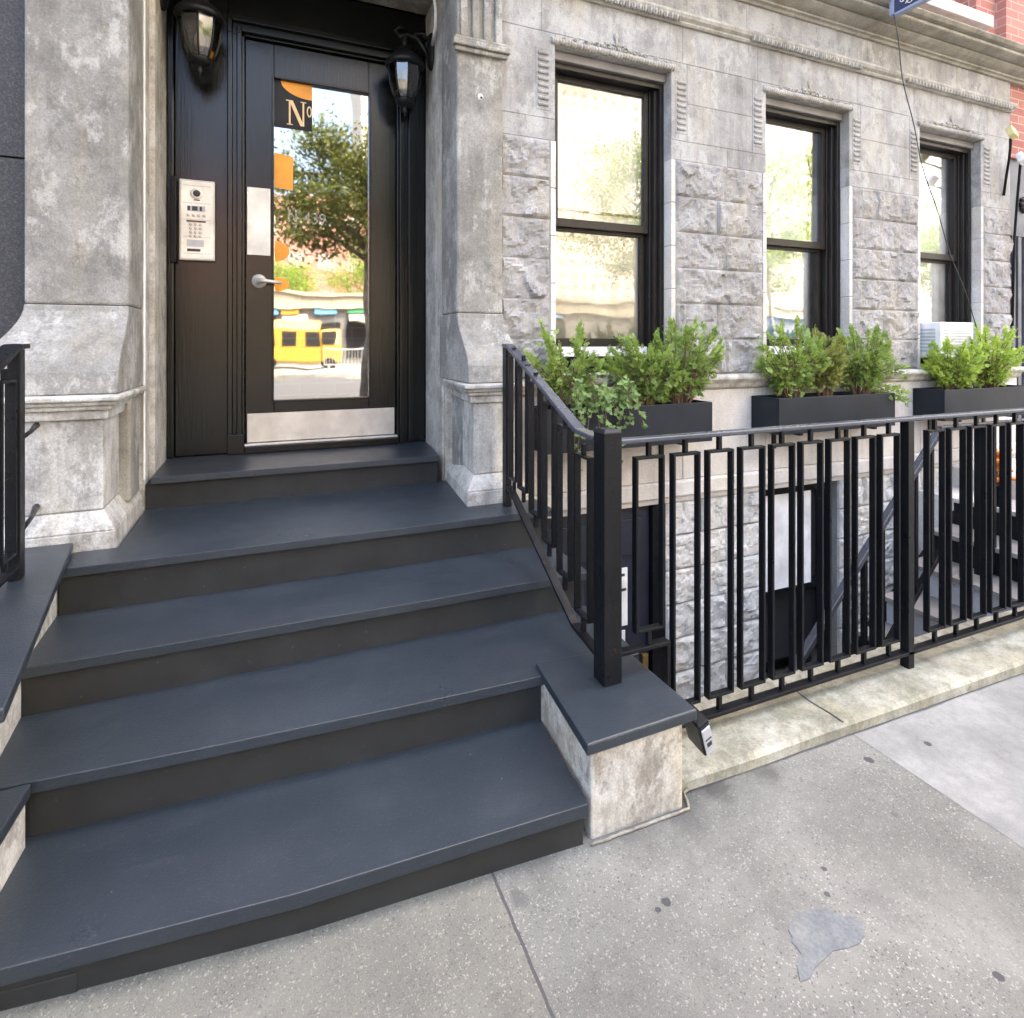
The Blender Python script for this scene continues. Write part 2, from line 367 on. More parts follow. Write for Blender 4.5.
def rock(mb, x0, x1, z0, z1, y, depth=.035, seed=0, axis='x', step=.0125):
    """rock-faced block: chiselled front standing out from the joint plane y (towards -y)"""
    nx = max(4, int((x1-x0)/step)); nz = max(4, int((z1-z0)/step)); vs = []; fs = []
    for j in range(nz+1):
        for i in range(nx+1):
            u, w = i/nx, j/nz; x = x0+(x1-x0)*u; z = z0+(z1-z0)*w
            e = min(u*(x1-x0), (1-u)*(x1-x0), w*(z1-z0), (1-w)*(z1-z0))
            f = min(1, e/(.006+.034*abs(noise.noise(Vector((x*9, seed, z*9))))))**.7
            p = Vector((x*5+seed*3.7, y*3+seed, z*5-seed*1.3))
            q = p+.35*Vector((noise.noise(p*2.1), 0, noise.noise(p*2.1+Vector((9, 9, 9)))))
            c = noise.cell(q*1.5)                                     # flat chipped facets
            qq = q*1.25; pts = noise.voronoi(qq)[1]
            fac = (pts[0]-qq).dot(Vector((noise.cell(pts[0]*7.1), 0, noise.cell(pts[0]*3.3+Vector((2, 2, 2))))))
            q3 = q*3.1; p3 = noise.voronoi(q3)[1][0]; fac += .4*(p3-q3).dot(Vector((noise.cell(p3*5.1), 0, noise.cell(p3*2.3+Vector((4, 4, 4))))))
            h = .34+.30*noise.noise(p*.6)+.62*fac+.30*noise.fractal(p*2.4, .8, 2.1, 4)
            yy = y-(.004+depth*min(1.5, max(.02, h))*f)
            vs.append((x, yy, z))
    n = nx+1
    for j in range(nz):
        for i in range(nx): fs.append((j*n+i, j*n+i+1, (j+1)*n+i+1, (j+1)*n+i))
    # returns at the edges back to the wall
    o = len(vs); rim = [i for i in range(n)]+[j*n+nx for j in range(1, nz+1)]+[nz*n+i for i in range(nx-1, -1, -1)]+[j*n for j in range(nz-1, 0, -1)]
    for k in rim: vs.append((vs[k][0], y+.03, vs[k][2]))
    L = len(rim)
    for k in range(L): fs.append((rim[k], o+k, o+(k+1) % L, rim[(k+1) % L]))
    mb.add(vs, fs)

# ------------------------------------------------------------------ SETTING: ground, pavement, road, sky
GX = lambda x: -1.41-.018*(x-.8)
sw = MB()
nx = 60
xs = [-14+i*(30/nx) for i in range(nx+1)]
rows = [(-2.6, 0), (1.75, 0)]
sw.add([(x, y, GX(x)+dz) for x in xs for y, dz in rows], [(2*i, 2*i+2, 2*i+3, 2*i+1) for i in range(nx)])
sw.add([(x, -2.6, GX(x)+d) for x in xs for d in (0, -.2)], [(2*i, 2*i+1, 2*i+3, 2*i+2) for i in range(nx)])
struct(sw.build('pavement', M['concrete']), 'grey speckled concrete pavement with a dark joint and gum spots', 'pavement')
rd = MB().box(-60, 90, -20, -2.61, -1.9, -1.62)
struct(rd.build('road', M['asphalt']), 'asphalt road behind the viewer', 'road')
fp = MB().box(-60, 90, -40, -20.01, -1.9, -1.46)
struct(fp.build('far_pavement', M['concrete']), 'pavement on the far side of the road', 'pavement')
gr = MB().add([(-900, -900, -1.95), (900, -900, -1.95), (900, -2.65, -1.95), (-900, -2.65, -1.95)], [(0, 1, 2, 3)])
gr.add([(-900, 12, -1.95), (900, 12, -1.95), (900, 900, -1.95), (-900, 900, -1.95)], [(0, 1, 2, 3)])
struct(gr.build('ground', M['ground']), 'city ground reaching to the horizon', 'ground')

# smooth dark repair patch in the pavement: an irregular skim about 4 mm thick
pp = [(1.085, .930), (1.112, .927), (1.135, .937), (1.165, .942), (1.215, .950), (1.27, .938), (1.312, .945), (1.345, .962), (1.337, .985), (1.305, 1.003), (1.287, 1.028), (1.25, 1.04), (1.205, 1.048), (1.165, 1.03), (1.142, 1.0), (1.138, .972), (1.105, .955)]
c0 = Vector((1.22, .985)); dense = []
for i in range(len(pp)):
    a, b_ = Vector(pp[i]), Vector(pp[(i+1) % len(pp)])
    for k in range(4):
        q = a.lerp(b_, k/4); q += (q-c0).normalized()*.006*noise.noise(Vector((q.x*60, q.y*60, 0))); dense.append((q.x, q.y))
pm = MB(); n = len(dense)
pm.add([(x, y, GX(x)+.0022) for x, y in dense]+[(x+(x-c0.x)*.02, y+(y-c0.y)*.02, GX(x)-.006) for x, y in dense], [tuple(range(n))]+[(i, (i+1) % n, n+(i+1) % n, n+i) for i in range(n)])
tag(pm.build('repair_patch', M['patch']), 'smooth blue-grey repair patch in the speckled pavement', 'pavement patch', None, 'structure')

# kerb stone that carries the railing, slightly uneven front
kb = MB()
ksec = []
for i in range(0, 61):
    x = 1.16+i*(8.0/60); zt = -1.374-.0145*(x-1.2); yf = 1.463+.006*noise.noise(Vector((x*3, 0, 0)))
    ksec.append([(x, yf, GX(x)-.05), (x, yf+.002, zt-.012), (x, yf+.016, zt), (x, 1.78, zt+.004), (x, 1.78, -2.6)])
kb.rings(ksec)
kerb = struct(kb.build('kerb', M['kerb']), 'low lichened stone kerb under the front railing', 'kerb')
cr = MB()
for k, x in enumerate((1.93, 4.4)):    # cracks across the kerb stone
    pts = [(x+.02*noise.noise(Vector((k*5, y*9, 0)))+(.05 if .2 < (y-1.46)/.3 else 0)*0, y, -1.374-.0145*(x-1.2)+.0035) for y in [1.47+.031*j for j in range(11)]]
    for a, b_ in zip(pts, pts[1:]): cr.bar(a, b_, .004, .003)
cr.build('crack', M['tar'], kerb)
# ragged joint filler where the kerb meets the pavement
jf = MB(); pa = []; 
for i in range(0, 90):
    x = 1.19+i*.05; w = .001+.013*noise.noise(Vector((x*4, 3, 0)))+.007*noise.noise(Vector((x*29, 1, 0)))
    pa.append(((x, 1.47, GX(x)+.003), (x, 1.461-max(.0008, w), GX(x)+.003)))
jf.add([p for q in pa for p in q], [(2*i, 2*i+1, 2*i+3, 2*i+2) for i in range(len(pa)-1)])
jf.build('joint_filler', M['tar'], kerb)

# area way (sunken yard) floor
struct(MB().box(1.0, 9.0, 1.781, 3.6, -2.75, -2.6).build('sunken_yard', M['stone_pale']), 'floor of the sunken yard behind the railing', 'yard')

# ------------------------------------------------------------------ STOOP
stoop = thing('stoop', 'wide black painted entrance stoop with five blue-grey treads', 'steps', (.1, 2.3, -1.41))
def tread(poly, zt, th=.032, name='tread'):
    return MB().slab(poly, zt-th, zt).build(name, M['tread'], stoop, bevel=.002)
L1 = [(-.85, 1.545), (-.505, 1.497), (.069, 1.434), (.822, 1.398)]
tread(L1+[(.862, 1.87), (-.85, 1.92)], -1.282, .036)
L2 = [(-.72, 1.872), (-.625, 1.852), (-.173, 1.815), (.377, 1.782), (.853, 1.760)]
tread(L2+[(1.0, 1.752), (1.24, 1.752), (1.255, 2.19), (-.71, 2.21)], -1.126)
L3 = [(-.70, 2.166), (.454, 2.146), (1.262, 2.140)]
tread(L3+[(1.268, 2.55), (-.71, 2.55)], -.976)
L4 = [(-.684, 2.515), (.2, 2.503), (1.272, 2.495)]
tread(L4+[(1.272, 2.699), (.96, 2.699), (1.0, 3.27), (-.54, 3.27), (-.54, 2.699), (-.69, 2.699)], -.804)
tread([(-.517, 3.222), (.905, 3.214), (.957, 3.735), (-.517, 3.735)], -.646)
def riser(pts, z0, z1, back, name='riser'):
    poly = pts+[(pts[-1][0], pts[-1][1]+back), (pts[0][0], pts[0][1]+back)]
    return MB().slab(poly, z0, z1).build(name, M['riser'], stoop, bevel=.003)
riser([(x, y+.022) for x, y in L1[:-1]]+[(.818, 1.42)], -1.52, -1.318, .42)
riser([(-.70, 1.885), (-.568, 1.868), (-.173, 1.841), (.377, 1.807), (.90, 1.782)], -1.50, -1.158, .35)
riser([(-.69, 2.178), (.454, 2.170), (1.25, 2.165)], -1.40, -1.008, .36)
riser([(-.69, 2.535), (1.255, 2.52)], -1.40, -.836, .7)
riser([(-.542, 3.248), (.905, 3.24)], -.95, -.678, .5)
# small worn infill block at the foot of the lowest riser
MB().hexa([(-.80, 1.553, -1.46), (-.375, 1.501, -1.46), (-.375, 1.53, -1.46), (-.80, 1.58, -1.46)], [(-.80, 1.553, -1.347), (-.375, 1.501, -1.347), (-.375, 1.53, -1.347), (-.80, 1.58, -1.347)]).build('infill_block', M['riser'], stoop, bevel=.004)
# side walls and their coping slabs
M['cheek'] = stone('stained_cheek_stone', (.16, .138, .105), (.34, .318, .268), (.50, .478, .425), 5.5, .6, (.17, .147, .115), .45)
MB().slab([(.845, 1.425), (1.165, 1.42), (1.165, 1.80), (.862, 1.80)], -1.50, -1.143).build('cheek_wall', M['cheek'], stoop, bevel=.006)
MB().slab([(.812, 1.388), (1.198, 1.394), (1.192, 1.795), (1.05, 1.80), (.858, 1.822)], -1.143, -1.109).build('coping', M['tread'], stoop, bevel=.005)
# right flank under the treads (seen through the railing)
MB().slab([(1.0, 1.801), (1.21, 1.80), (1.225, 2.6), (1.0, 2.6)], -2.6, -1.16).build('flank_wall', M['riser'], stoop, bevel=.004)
# left side
MB().slab([(-1.6, 1.80), (-.662, 1.86), (-.684, 2.17), (-.70, 2.69), (-1.6, 2.69)], -1.50, -.797).build('cheek_wall', M['cheek'], stoop, bevel=.005)
MB().slab([(-1.7, 1.45), (-.508, 1.53), (-.688, 2.698), (-1.7, 2.698)], -.797, -.765).build('coping', M['tread'], stoop, bevel=.005)
MB().slab([(-1.6, 1.42), (-.592, 1.42), (-.568, 1.84), (-1.6, 1.795)], -1.50, -1.156).build('cheek_wall', M['cheek'], stoop, bevel=.005)
MB().slab([(-1.6, 1.39), (-.58, 1.39), (-.556, 1.838), (-1.6, 1.79)], -1.156, -1.122).build('coping', M['tread'], stoop, bevel=.005)
# caulk bead round the foot of the right cheek wall
ck = MB(); pts = [(.835+i*.017, 1.405+.004*noise.noise(Vector((i*.6, 0, 0))), GX(.85+i*.017)+.006) for i in range(21)]+[(1.19, 1.43, GX(1.19)+.006), (1.197, 1.455, GX(1.2)+.012), (1.22, 1.462, GX(1.2)+.012)]
ck.tube(pts, [.0045+.003*noise.noise(Vector((i*.9, 4, 0))) for i in range(len(pts))], 6); ck.build('caulk_bead', M['caulk'], stoop, smooth=True)
# ------------------------------------------------------------------ APARTMENT BUILDING
bld = thing('apartment_building', 'grey stone apartment house with black front door, sash windows and red brick above', 'building', (2.5, 3.0, -1.41))
W = [(1.54, 2.37), (3.175, 4.005), (4.82, 5.63)]
YF = 3.0; ZT = 1.735; ZS = -.205
# backing masonry (no holes shared): piers, spandrel over, apron below, basement
wall = MB()
xe = [1.195, *[v for w in W for v in w], 6.06]
for a, b_ in zip(xe[0::2], xe[1::2]): wall.box(a, b_, YF+.004, 3.42, ZS, ZT)
wall.box(1.195, 6.06, YF+.004, 3.42, ZT, 2.469)
wall.build('wall', M['stone'], bld, bevel=0)
# upper smooth ashlar: blocks with fine joints
ash = MB()
def blk(x0, x1, z0, z1, y=YF, d=.05, g=.0013): ash.box(x0+g, x1-g, y, y+d, z0+g, z1-g)
def course(x0, x1, z0, z1, cuts):
    xs_ = [x0]+[c for c in cuts if x0 < c < x1]+[x1]
    for a, b_ in zip(xs_, xs_[1:]): blk(a, b_, z0, z1)
piers = [(1.195, 1.54), (2.37, 3.175), (4.005, 4.82), (5.63, 6.06)]
for k, (a, b_) in enumerate(piers):
    m_ = (a+b_)/2
    if k in (0, 3):
        blk(a, b_, 1.175, 1.30); blk(a, b_, 1.30, 1.80)
    else:
        blk(a, m_-.04+.1*k, 1.175, 1.30); blk(m_-.04+.1*k, b_, 1.175, 1.30)
        blk(a, a+.125, 1.30, ZT+.065); blk(b_-.125, b_, 1.30, ZT+.065)
        blk(a+.125, b_-.125, 1.30, 1.545); blk(a+.125, b_-.125, 1.545, 1.80)
for (a, b_) in W: blk(a-.0, b_, ZT, 1.80)
course(1.195, 6.06, 1.80, 2.035, [1.45, 2.46, 3.1, 4.1, 4.75, 5.72])
course(1.195, 6.06, 2.10, 2.315, [1.9, 3.0, 4.2, 5.3])
ash.build('ashlar', M['stone'], bld, bevel=.0015)
# rock-faced courses
sd = 0
hz = (1.175-ZS)/6
for k, (a, b_) in enumerate(piers):
    rk = MB(); a2 = a+(.0 if k == 0 else .035); b2 = b_-(.035 if k < 3 else 0)
    for r_ in range(6):
        z1 = 1.175-r_*hz; z0 = z1-hz
        cuts = [] if (k in (0, 3) or (r_+k) % 3 == 1) else [a2+(b2-a2)*(.46+.1*((r_*7+k*3) % 3-1))]
        xx = [a2]+cuts+[b2]
        for u, w in zip(xx, xx[1:]):
            sd += 1; rock(rk, u+.0015, w-.0015, z0+.0015, z1-.0015, YF+.004, .034, sd)
    rk.build('rock_faced_stone', M['stone_rock'], bld)

# smooth margin strips beside the windows
for (a, b_) in W:
    for xa in (a-.031, b_-.003):
        mg = MB()
        for r_ in range(5):
            h = (1.175-ZS)/5
            mg.box(xa, xa+.034, YF-.004, YF+.07, ZS+r_*h+.002, ZS+(r_+1)*h-.002)
        mg.build('window_margin', M['stone_pale'], bld, bevel=.003)
# sill course (continues the plinth cap), apron, lower moulding, basement rock face
sc_ = MB().profx([(3.41, -.205), (2.895, -.205), (2.885, -.222), (2.885, -.235), (2.915, -.262), (2.925, -.285), (2.945, -.30), (3.41, -.30)], 1.14, 6.06)
sc_.build('sill_course', M['plinth'], bld, bevel=.002)
ap = MB()
for a, b_ in ((1.0, 1.62), (1.62, 2.42), (2.42, 3.12), (3.12, 3.95), (3.95, 4.75), (4.75, 5.5), (5.5, 6.06)): ap.box(a+.002, b_-.002, 2.95, 3.41, -.86, -.302)
ap.build('apron', M['stone_pale'], bld, bevel=.003)
lm = MB().profx([(3.41, -.862), (2.935, -.862), (2.925, -.875), (2.925, -.955), (2.94, -.972), (2.95, -1.0), (3.41, -1.0)], 1.0, 6.06)
lm.build('lower_moulding', M['stone_pale'], bld, bevel=.002)
sd = 100
M['basement'] = stone('basement_limestone', (.36, .352, .325), (.47, .462, .43), (.58, .572, .54), 5.5, .3, None, .45)
for (a, b_) in ((2.30, 3.09), (3.86, 4.55), (4.55, 5.2)):
    rb = MB()
    for r_ in range(7):
        z1 = -1.002-r_*.218; z0 = z1-.218
        cut = a+(b_-a)*(.62 if r_ % 2 else .36); sd += 2
        rock(rb, a+.003, cut-.003, z0+.003, z1-.003, 2.975, .036, sd); rock(rb, cut+.003, b_-.003, z0+.003, z1-.003, 2.975, .036, sd+1)
    rb.build('basement_stone', M['basement'], bld)
for a, b_ in ((2.30, 3.09), (3.86, 6.06), (1.0, 1.30)): MB().box(a, b_, 2.99, 3.41, -2.6, -1.001).build('basement_wall', M['mortar'], bld)
# egg-and-dart string course
sg = MB().profx([(3.05, 2.035), (2.985, 2.035), (2.975, 2.045), (2.975, 2.055), (2.955, 2.068), (2.945, 2.085), (2.945, 2.099), (3.05, 2.099)], .87, 6.06)
x = .9
while x < 6.0:
    if not (2.42 < x < 3.0 or 4.1 < x < 4.6):
        sg.ball((x, 2.96, 2.06), .014, .018, .024, 6, 4); sg.box(x+.018, x+.022, 2.950, 2.97, 2.04, 2.08)
    x += .040
sg.build('string_course', M['stone_trim'], bld)
# main cornice
cn = MB().profx([(3.05, 2.305), (2.982, 2.305), (2.972, 2.318), (2.952, 2.322), (2.952, 2.336), (2.965, 2.339), (2.965, 2.345), (2.915, 2.362), (2.885, 2.378), (2.885, 2.386), (2.90, 2.389), (2.90, 2.395), (2.815, 2.402), (2.80, 2.408), (2.80, 2.428), (2.815, 2.431), (2.815, 2.436), (2.775, 2.442), (2.755, 2.462), (2.755, 2.472), (3.05, 2.515)], -.95, 6.7)
cn.build('cornice', M['cornice'], bld, bevel=.003)
# brick storeys above (tall enough to put street and front in their own shade)
up = MB()
W2 = [(1.5, 2.4), (3.1, 4.0), (4.75, 5.62)]
up.box(-.95, 1.5, 3.03, 3.4, 2.47, 4.9)
for a, b_ in zip([2.4, 4.0, 5.62], [3.1, 4.75, 6.07]): up.box(a, b_, 3.03, 3.4, 2.621, 4.9)
for a, b_ in W2: up.box(a, b_, 3.03, 3.4, 2.621, 2.70)
up.box(1.5, 6.07, 3.03, 3.4, 2.47, 2.62)
up.box(5.9, 6.3, 2.95, 3.029, 2.49, 4.9)
up.box(-.95, 6.07, 3.03, 11, 4.9, 14.5)
up.box(-.95, 6.07, 3.9, 11, -2.6, 4.9)
up.build('brick_wall', M['brick'], bld)
for a, b_ in W2:
    w_ = MB().box(a, b_, 3.2, 3.25, 2.701, 4.9).build('upper_window', M['tower_glass'], bld)
    MB().box(a-.1, b_+.1, 2.95, 3.199, 2.701, 2.80).build('sill', M['stone_pale'], w_, bevel=.006)

# carved ornament over windows, ribbed panels beside
for k, (a, b_) in enumerate(W):
    cv = MB(); m_ = (a+b_)/2; r2 = random.Random(50+k)
    n = 44
    for i in range(n):
        u = i/(n-1); x = a-.015+(b_-a+.03)*u
        top = ZT+.028+.055*(1-abs(2*u-1))**1.6*(1 if abs(2*u-1) > .1 else 1.1)
        cv.ball((x, YF-.004, ZT+.016+.006*r2.random()), .016, .022, .02, 7, 4)
        z = ZT+.035
        while z < top+.012:
            cv.ball((x+r2.uniform(-.008, .008), YF+.002, z), r2.uniform(.008, .014), .016, r2.uniform(.010, .016), 6, 4); z += .022
    # leafy scrolls: short curled tubes
    for s_ in (-1, 1):
        for q in range(5):
            cx = m_+s_*(.06+.075*q); rr = .020-.002*q
            cv.tube([(cx+s_*rr*(1-t/9)*math.cos(t*.8), YF-.012, ZT+.055-.004*q+rr*(1-t/9)*math.sin(t*.8)) for t in range(9)], .005, 5)
    # finial
    cv.tube([(m_, YF-.006, ZT+.06), (m_, YF-.008, ZT+.12)], [.012, .006], 6)
    cv.ball((m_, YF-.002, ZT+.13), .020, .012, .026, 10, 6)
    cv.build('carved_lintel', M['stone_trim'], bld, smooth=True)
    for s_, x0 in ((0, a-.125), (1, b_+.03)):
        rp = MB().box(x0, x0+.09, YF-.003, YF+.003, 1.345, 1.705)
        for q in range(9):
            z0 = 1.362+q*.037
            rp.profx([(YF-.003, z0), (YF-.012, z0+.005), (YF-.014, z0+.014), (YF-.003, z0+.026)], x0+.012, x0+.080)
        rp.build('ribbed_panel', M['stone'], bld, bevel=.002)

# --- sash windows
def window(k, a, b_, ac=False):
    f = MB()
    zt = ZT-.055; zb = -.02
    # outer casing
    f.box(a, a+.03, 3.075, 3.26, ZS, zt); f.box(b_-.03, b_, 3.075, 3.26, ZS, zt)
    f.box(a+.03, b_-.03, 3.078, 3.26, zt-.035, zt)
    f.box(a+.03, a+.055, 3.105, 3.26, ZS, zt-.035); f.box(b_-.055, b_-.03, 3.105, 3.26, ZS, zt-.035)
    f.box(b_-.07, b_-.055, 3.135, 3.26, ZS, zt-.036); f.box(a+.055, a+.062, 3.135, 3.26, ZS, zt-.036)
    w = f.build('window', M['bronze'], bld, bevel=.003)
    MB().box(a+.002, b_-.002, 3.05, 3.30, zt, ZT-.004).build('lintel_plate', M['lintel'], w, bevel=.004)
    x0, x1 = a+.062, b_-.072
    mr = .745
    us_ = MB(); y0, y1 = 3.145, 3.178
    us_.box(x0, x0+.032, y0, y1, mr-.03, zt-.037); us_.box(x1-.032, x1, y0, y1, mr-.03, zt-.037)
    us_.box(x0+.032, x1-.032, y0, y1, zt-.075, zt-.037); us_.box(x0+.032, x1-.032, y0, y1, mr-.03, mr+.022)
    us_.build('upper_sash', M['bronze'], w, bevel=.003)
    ls = MB(); y2, y3 = 3.182, 3.215
    ls.box(x0, x0+.034, y2, y3, zb, mr-.0); ls.box(x1-.034, x1, y2, y3, zb, mr-.0)
    ls.box(x0+.034, x1-.034, y2, y3, zb, zb+.05); ls.box(x0+.034, x1-.034, y2, y3, mr-.05, mr)
    ls.build('lower_sash', M['bronze'], w, bevel=.003)
    MB().box(x0+.028, x1-.028, 3.158, 3.163, mr, zt-.05).build('pane', M['glass'], w)
    MB().box(x0+.03, x1-.03, 3.196, 3.201, zb+.03, mr-.03).build('pane', M['glass'], w)
    # panel and vents beneath the sash, projecting sill
    if not ac:
        MB().box(a+.055, b_-.055, 3.16, 3.24, -.085, zb-.004).build('vent_panel', M['white'], w, bevel=.004)
        v = MB().box(a+.055, b_-.055, 3.20, 3.24, -.198, -.086)
        for q in range(3): v.box(a+.058, b_-.058, 3.165, 3.205, -.118-.034*q, -.108-.034*q)
        v.build('vent_slats', M['planter'], w)
    MB().box(a+.002, b_-.002, 2.93, 3.16, -.2045, -.186).build('sill', M['stone_pale'], w, bevel=.004)
    # inside
    bl = MB()
    nxp = 60
    if k == 0: xs_ = (a+.063, b_-.071); mt = M['blind']; amp = .004; yb = 3.225
    elif k == 1: xs_ = (a+.063, b_-.13); mt = M['curtain']; amp = .012; yb = 3.238
    else: xs_ = (a+.063, b_-.071); mt = M['curtain']; amp = .006; yb = 3.228
    pts = []
    for i in range(nxp+1):
        u = i/nxp; x = xs_[0]+(xs_[1]-xs_[0])*u
        y = yb+.004+amp*math.sin(u*(26 if k == 1 else 90 if k == 2 else 18)+.7*math.sin(u*9))
        pts.append(y)
        bl.v += [(x, y, -.02), (x, y, 1.70)]
    bl.f += [(2*i, 2*i+2, 2*i+3, 2*i+1) for i in range(nxp)]
    bo = bl.build('blind' if k != 1 else 'curtain', mt, w, smooth=True)
    sol = bo.modifiers.new('thick', 'SOLIDIFY'); sol.thickness = .002
    if k == 0:   # hem bar of the shade seen through the upper pane
        MB().box(a+.065, b_-.075, 3.2165, 3.2225, .83, .845).build('shade_bar', M['twig'], w)
    if k == 1: MB().box(a+.07, b_-.2, 3.2165, 3.222, .035, .2).build('blue_cloth', M['blue'], w)
    # dark room box behind, walls joined to the masonry
    rm = MB(); 
    rm.box(a-.3, b_+.3, 3.80, 3.85, -.3, 1.9)
    rm.box(a-.06, a, 3.421, 3.80, -.3, 1.9); rm.box(b_, b_+.06, 3.421, 3.80, -.3, 1.9)
    rm.build('room', M['blanket_white'], w)
    return w
for k, (a, b_) in enumerate(W): window(k, a, b_, k == 2)

# --- basement window and door under the sill course
bw = MB().box(3.09, 3.15, 3.04, 3.2, -2.3, -1.002).box(3.80, 3.86, 3.04, 3.2, -2.3, -1.002).box(3.15, 3.80, 3.04, 3.2, -1.075, -1.002).box(3.15, 3.80, 3.05, 3.2, -1.79, -1.75)
bwo = bw.build('basement_window', M['iron'], bld, bevel=.003)
MB().box(3.15, 3.66, 3.045, 3.08, -1.748, -1.077).build('white_panel', M['white'], bwo)
MB().box(3.66, 3.80, 3.12, 3.15, -1.748, -1.077).build('dark_panel', M['dark'], bwo)
MB().box(3.15, 3.80, 3.12, 3.15, -2.3, -1.792).build('lower_panel', M['dark'], bwo)
bd = MB().box(1.30, 2.20, 3.00, 3.06, -2.6, -1.003)
bd.box(1.36, 2.13, 2.985, 3.002, -1.30, -1.08)
bdo = bd.build('basement_door', M['navy'], bld, bevel=.004)
MB().box(2.20, 2.30, 2.965, 3.2, -2.6, -1.003).build('door_frame', M['iron'], bdo, bevel=.004)
pap = MB().box(1.86, 2.022, 2.975, 2.984, -1.72, -1.37).build('notice', M['paper'], bdo)
ik = MB()
for q, (zz, w_) in enumerate(((-1.36, .10), (-1.40, .06), (-1.45, .11), (-1.50, .05))):
    ik.box(1.90, 1.90+w_, 2.972, 2.9748, zz-.058, zz-.042)
ik.build('notice_print', M['ink'], pap)
MB().box(1.86, 2.005, 2.975, 2.984, -1.95, -1.75).build('notice', M['paper'], bdo)
MB().box(2.135, 2.175, 2.975, 2.999, -2.12, -1.93).build('lock_plate', M['brass'], bdo, bevel=.003)
MB().box(1.0, 6.06, 3.42, 3.46, -2.6, -.9).build('basement_back', M['dark'], bld)

# --- pilasters either side of the entrance
def pilaster(x0, x1, xin_out, side):
    """x0..x1 shaft; die and base spread towards outer sides by xin_out"""
    sh = MB().box(x0, x1, 2.955, 3.262, .161, 4.0).box(x0+.045, x1-.002, 3.0, 3.2, -.7, .16)
    p = sh.build('pilaster', M['stone_dark'], bld, bevel=.012)
    # concave flare down to the plinth cap
    fl = MB(); prof = []
    for i in range(13):
        t = i/12; z = .16-.30*t
        y = 2.952-(.19)*(.5-.5*math.cos(math.pi*t))
        prof.append((y, z))
    prof += [(2.757, -.204), (3.9, -.204), (3.9, .16)]
    rr_ = []
    for i, (y, z) in enumerate(prof[:-2]):
        e = .10*(.5-.5*math.cos(math.pi*min(1, i/12))); xa, xb = (x0-e, x1) if side < 0 else (x0, x1+e*.3)
        rr_.append([(xa, y, z), (xb, y, z), (xb, 3.3, z), (xa, 3.3, z)])
    fl.rings(rr_[::-1]); fl.build('flare', M['stone_dark'], p, bevel=.006)
    e0, e1 = xin_out
    # plinth cap moulding, die, base: swept on front and inner side as nested boxes
    def ring(yf, ix):
        if side < 0: return [(x0-e0-ix, yf), (x1+ix, yf), (x1+ix, 3.26), (x0-e0-ix, 3.26)]
        return [(x0-ix-.028, yf), (x1+e1+ix, yf), (x1+e1+ix, 3.26), (x0-ix+.030, 3.26)]
    cap = MB()
    for yf, ix, z0, z1 in ((2.672, .022, -.226, -.2055), (2.690, .008, -.243, -.2265), (2.705, -.010, -.262, -.2435), (2.722, -.025, -.30, -.2625)): cap.slab(ring(yf, ix), z0, z1)
    cap.build('plinth_cap', M['plinth'], p, bevel=.006)
    MB().slab(ring(2.738, -.046), -.66, -.3005).build('plinth', M['plinth'], p, bevel=.008)
    b0 = ring(2.738, -.046); b1 = ring(2.70, .0); bs = MB()
    q = lambda b, z: [(x, y, z) for x, y in b]
    bs.hexa(q(b1, -.735), q(b0, -.6605)); bs.hexa(q(b1, -.83), q(b1, -.7355))
    bs.build('plinth_base', M['plinth'], p, bevel=.006)
    return p
PL = pilaster(-.92, -.555, (.25, 0), -1)
PR = pilaster(.93, 1.195, (0, .03), 1)
# neck moulding and flutes on the right pilaster
nk = MB()
for y0, ix, z0, z1 in ((2.925, .02, 1.615, 1.635), (2.915, .03, 1.58, 1.6145), (2.93, .018, 1.555, 1.5795)): nk.box(.93-ix, 1.195+ix, y0, 2.954, z0, z1)
for i in range(4): nk.box(.945+.066*i, .985+.066*i, 2.935, 2.954, 1.637, 3.2)
nk.build('neck_moulding', M['stone_dark'], PR, bevel=.006)
hl = MB().lathe((0, 0, 0), [(.018, 0), (.018, .003)], 12)
hb = MB()
for (x, z, r_) in ((1.062, 1.335, .018), (-.85, .09, .0)):
    if r_: hb.ball((x, 2.954, z), r_, .004, r_*1.1, 10, 5)
hb.build('plug_patch', M['stone_pale'], PR, smooth=True)
MB().ball((1.066, 2.950, 1.330), .007, .004, .007, 8, 5).build('plug_hole', M['dark'], PR)
# entrance reveals: stepped stone jambs and soffit
jl = MB().box(-.90, -.522, 3.37, 3.742, -.95, 2.16).box(-.90, -.545, 3.263, 3.37, -.95, 2.16)
jl.build('entrance_jamb', M['plinth'], bld, bevel=.006)
MB().tube([(-.551, 3.262, -.66), (-.550, 3.260, .3), (-.551, 3.262, 2.1)], .006, 6).build('caulk_line', M['paper'], bld)
jr = MB()
for x0, y0, y1 in ((.955, 3.263, 3.30), (.948, 3.30, 3.46), (.960, 3.46, 3.742)): jr.box(x0, 1.2, y0, y1, -.95, 2.16)
jr.build('entrance_jamb', M['plinth'], bld, bevel=.008)
sf = MB().box(-.9, 1.2, 3.263, 3.742, 2.161, 2.6).box(-.554, .929, 3.0, 3.262, 2.115, 2.56)
sf.build('entrance_lintel', M['stone_dark'], bld, bevel=.01)

# --- black timber door set
ds = MB()
ds.box(-.519, -.485, 3.715, 3.80, -.645, 2.16)
ds.box(-.485, -.214, 3.748, 3.80, -.645, 2.16)
ds.box(-.214, .96, 3.748, 3.80, 1.905, 2.16)
dset = ds.build('door_surround', M['wood'], bld, bevel=.005)
cs = MB()
def ridge(x0, x1, y, z0=-.645): cs.box(x0, x1, y, 3.80, z0, 1.797+abs(0))
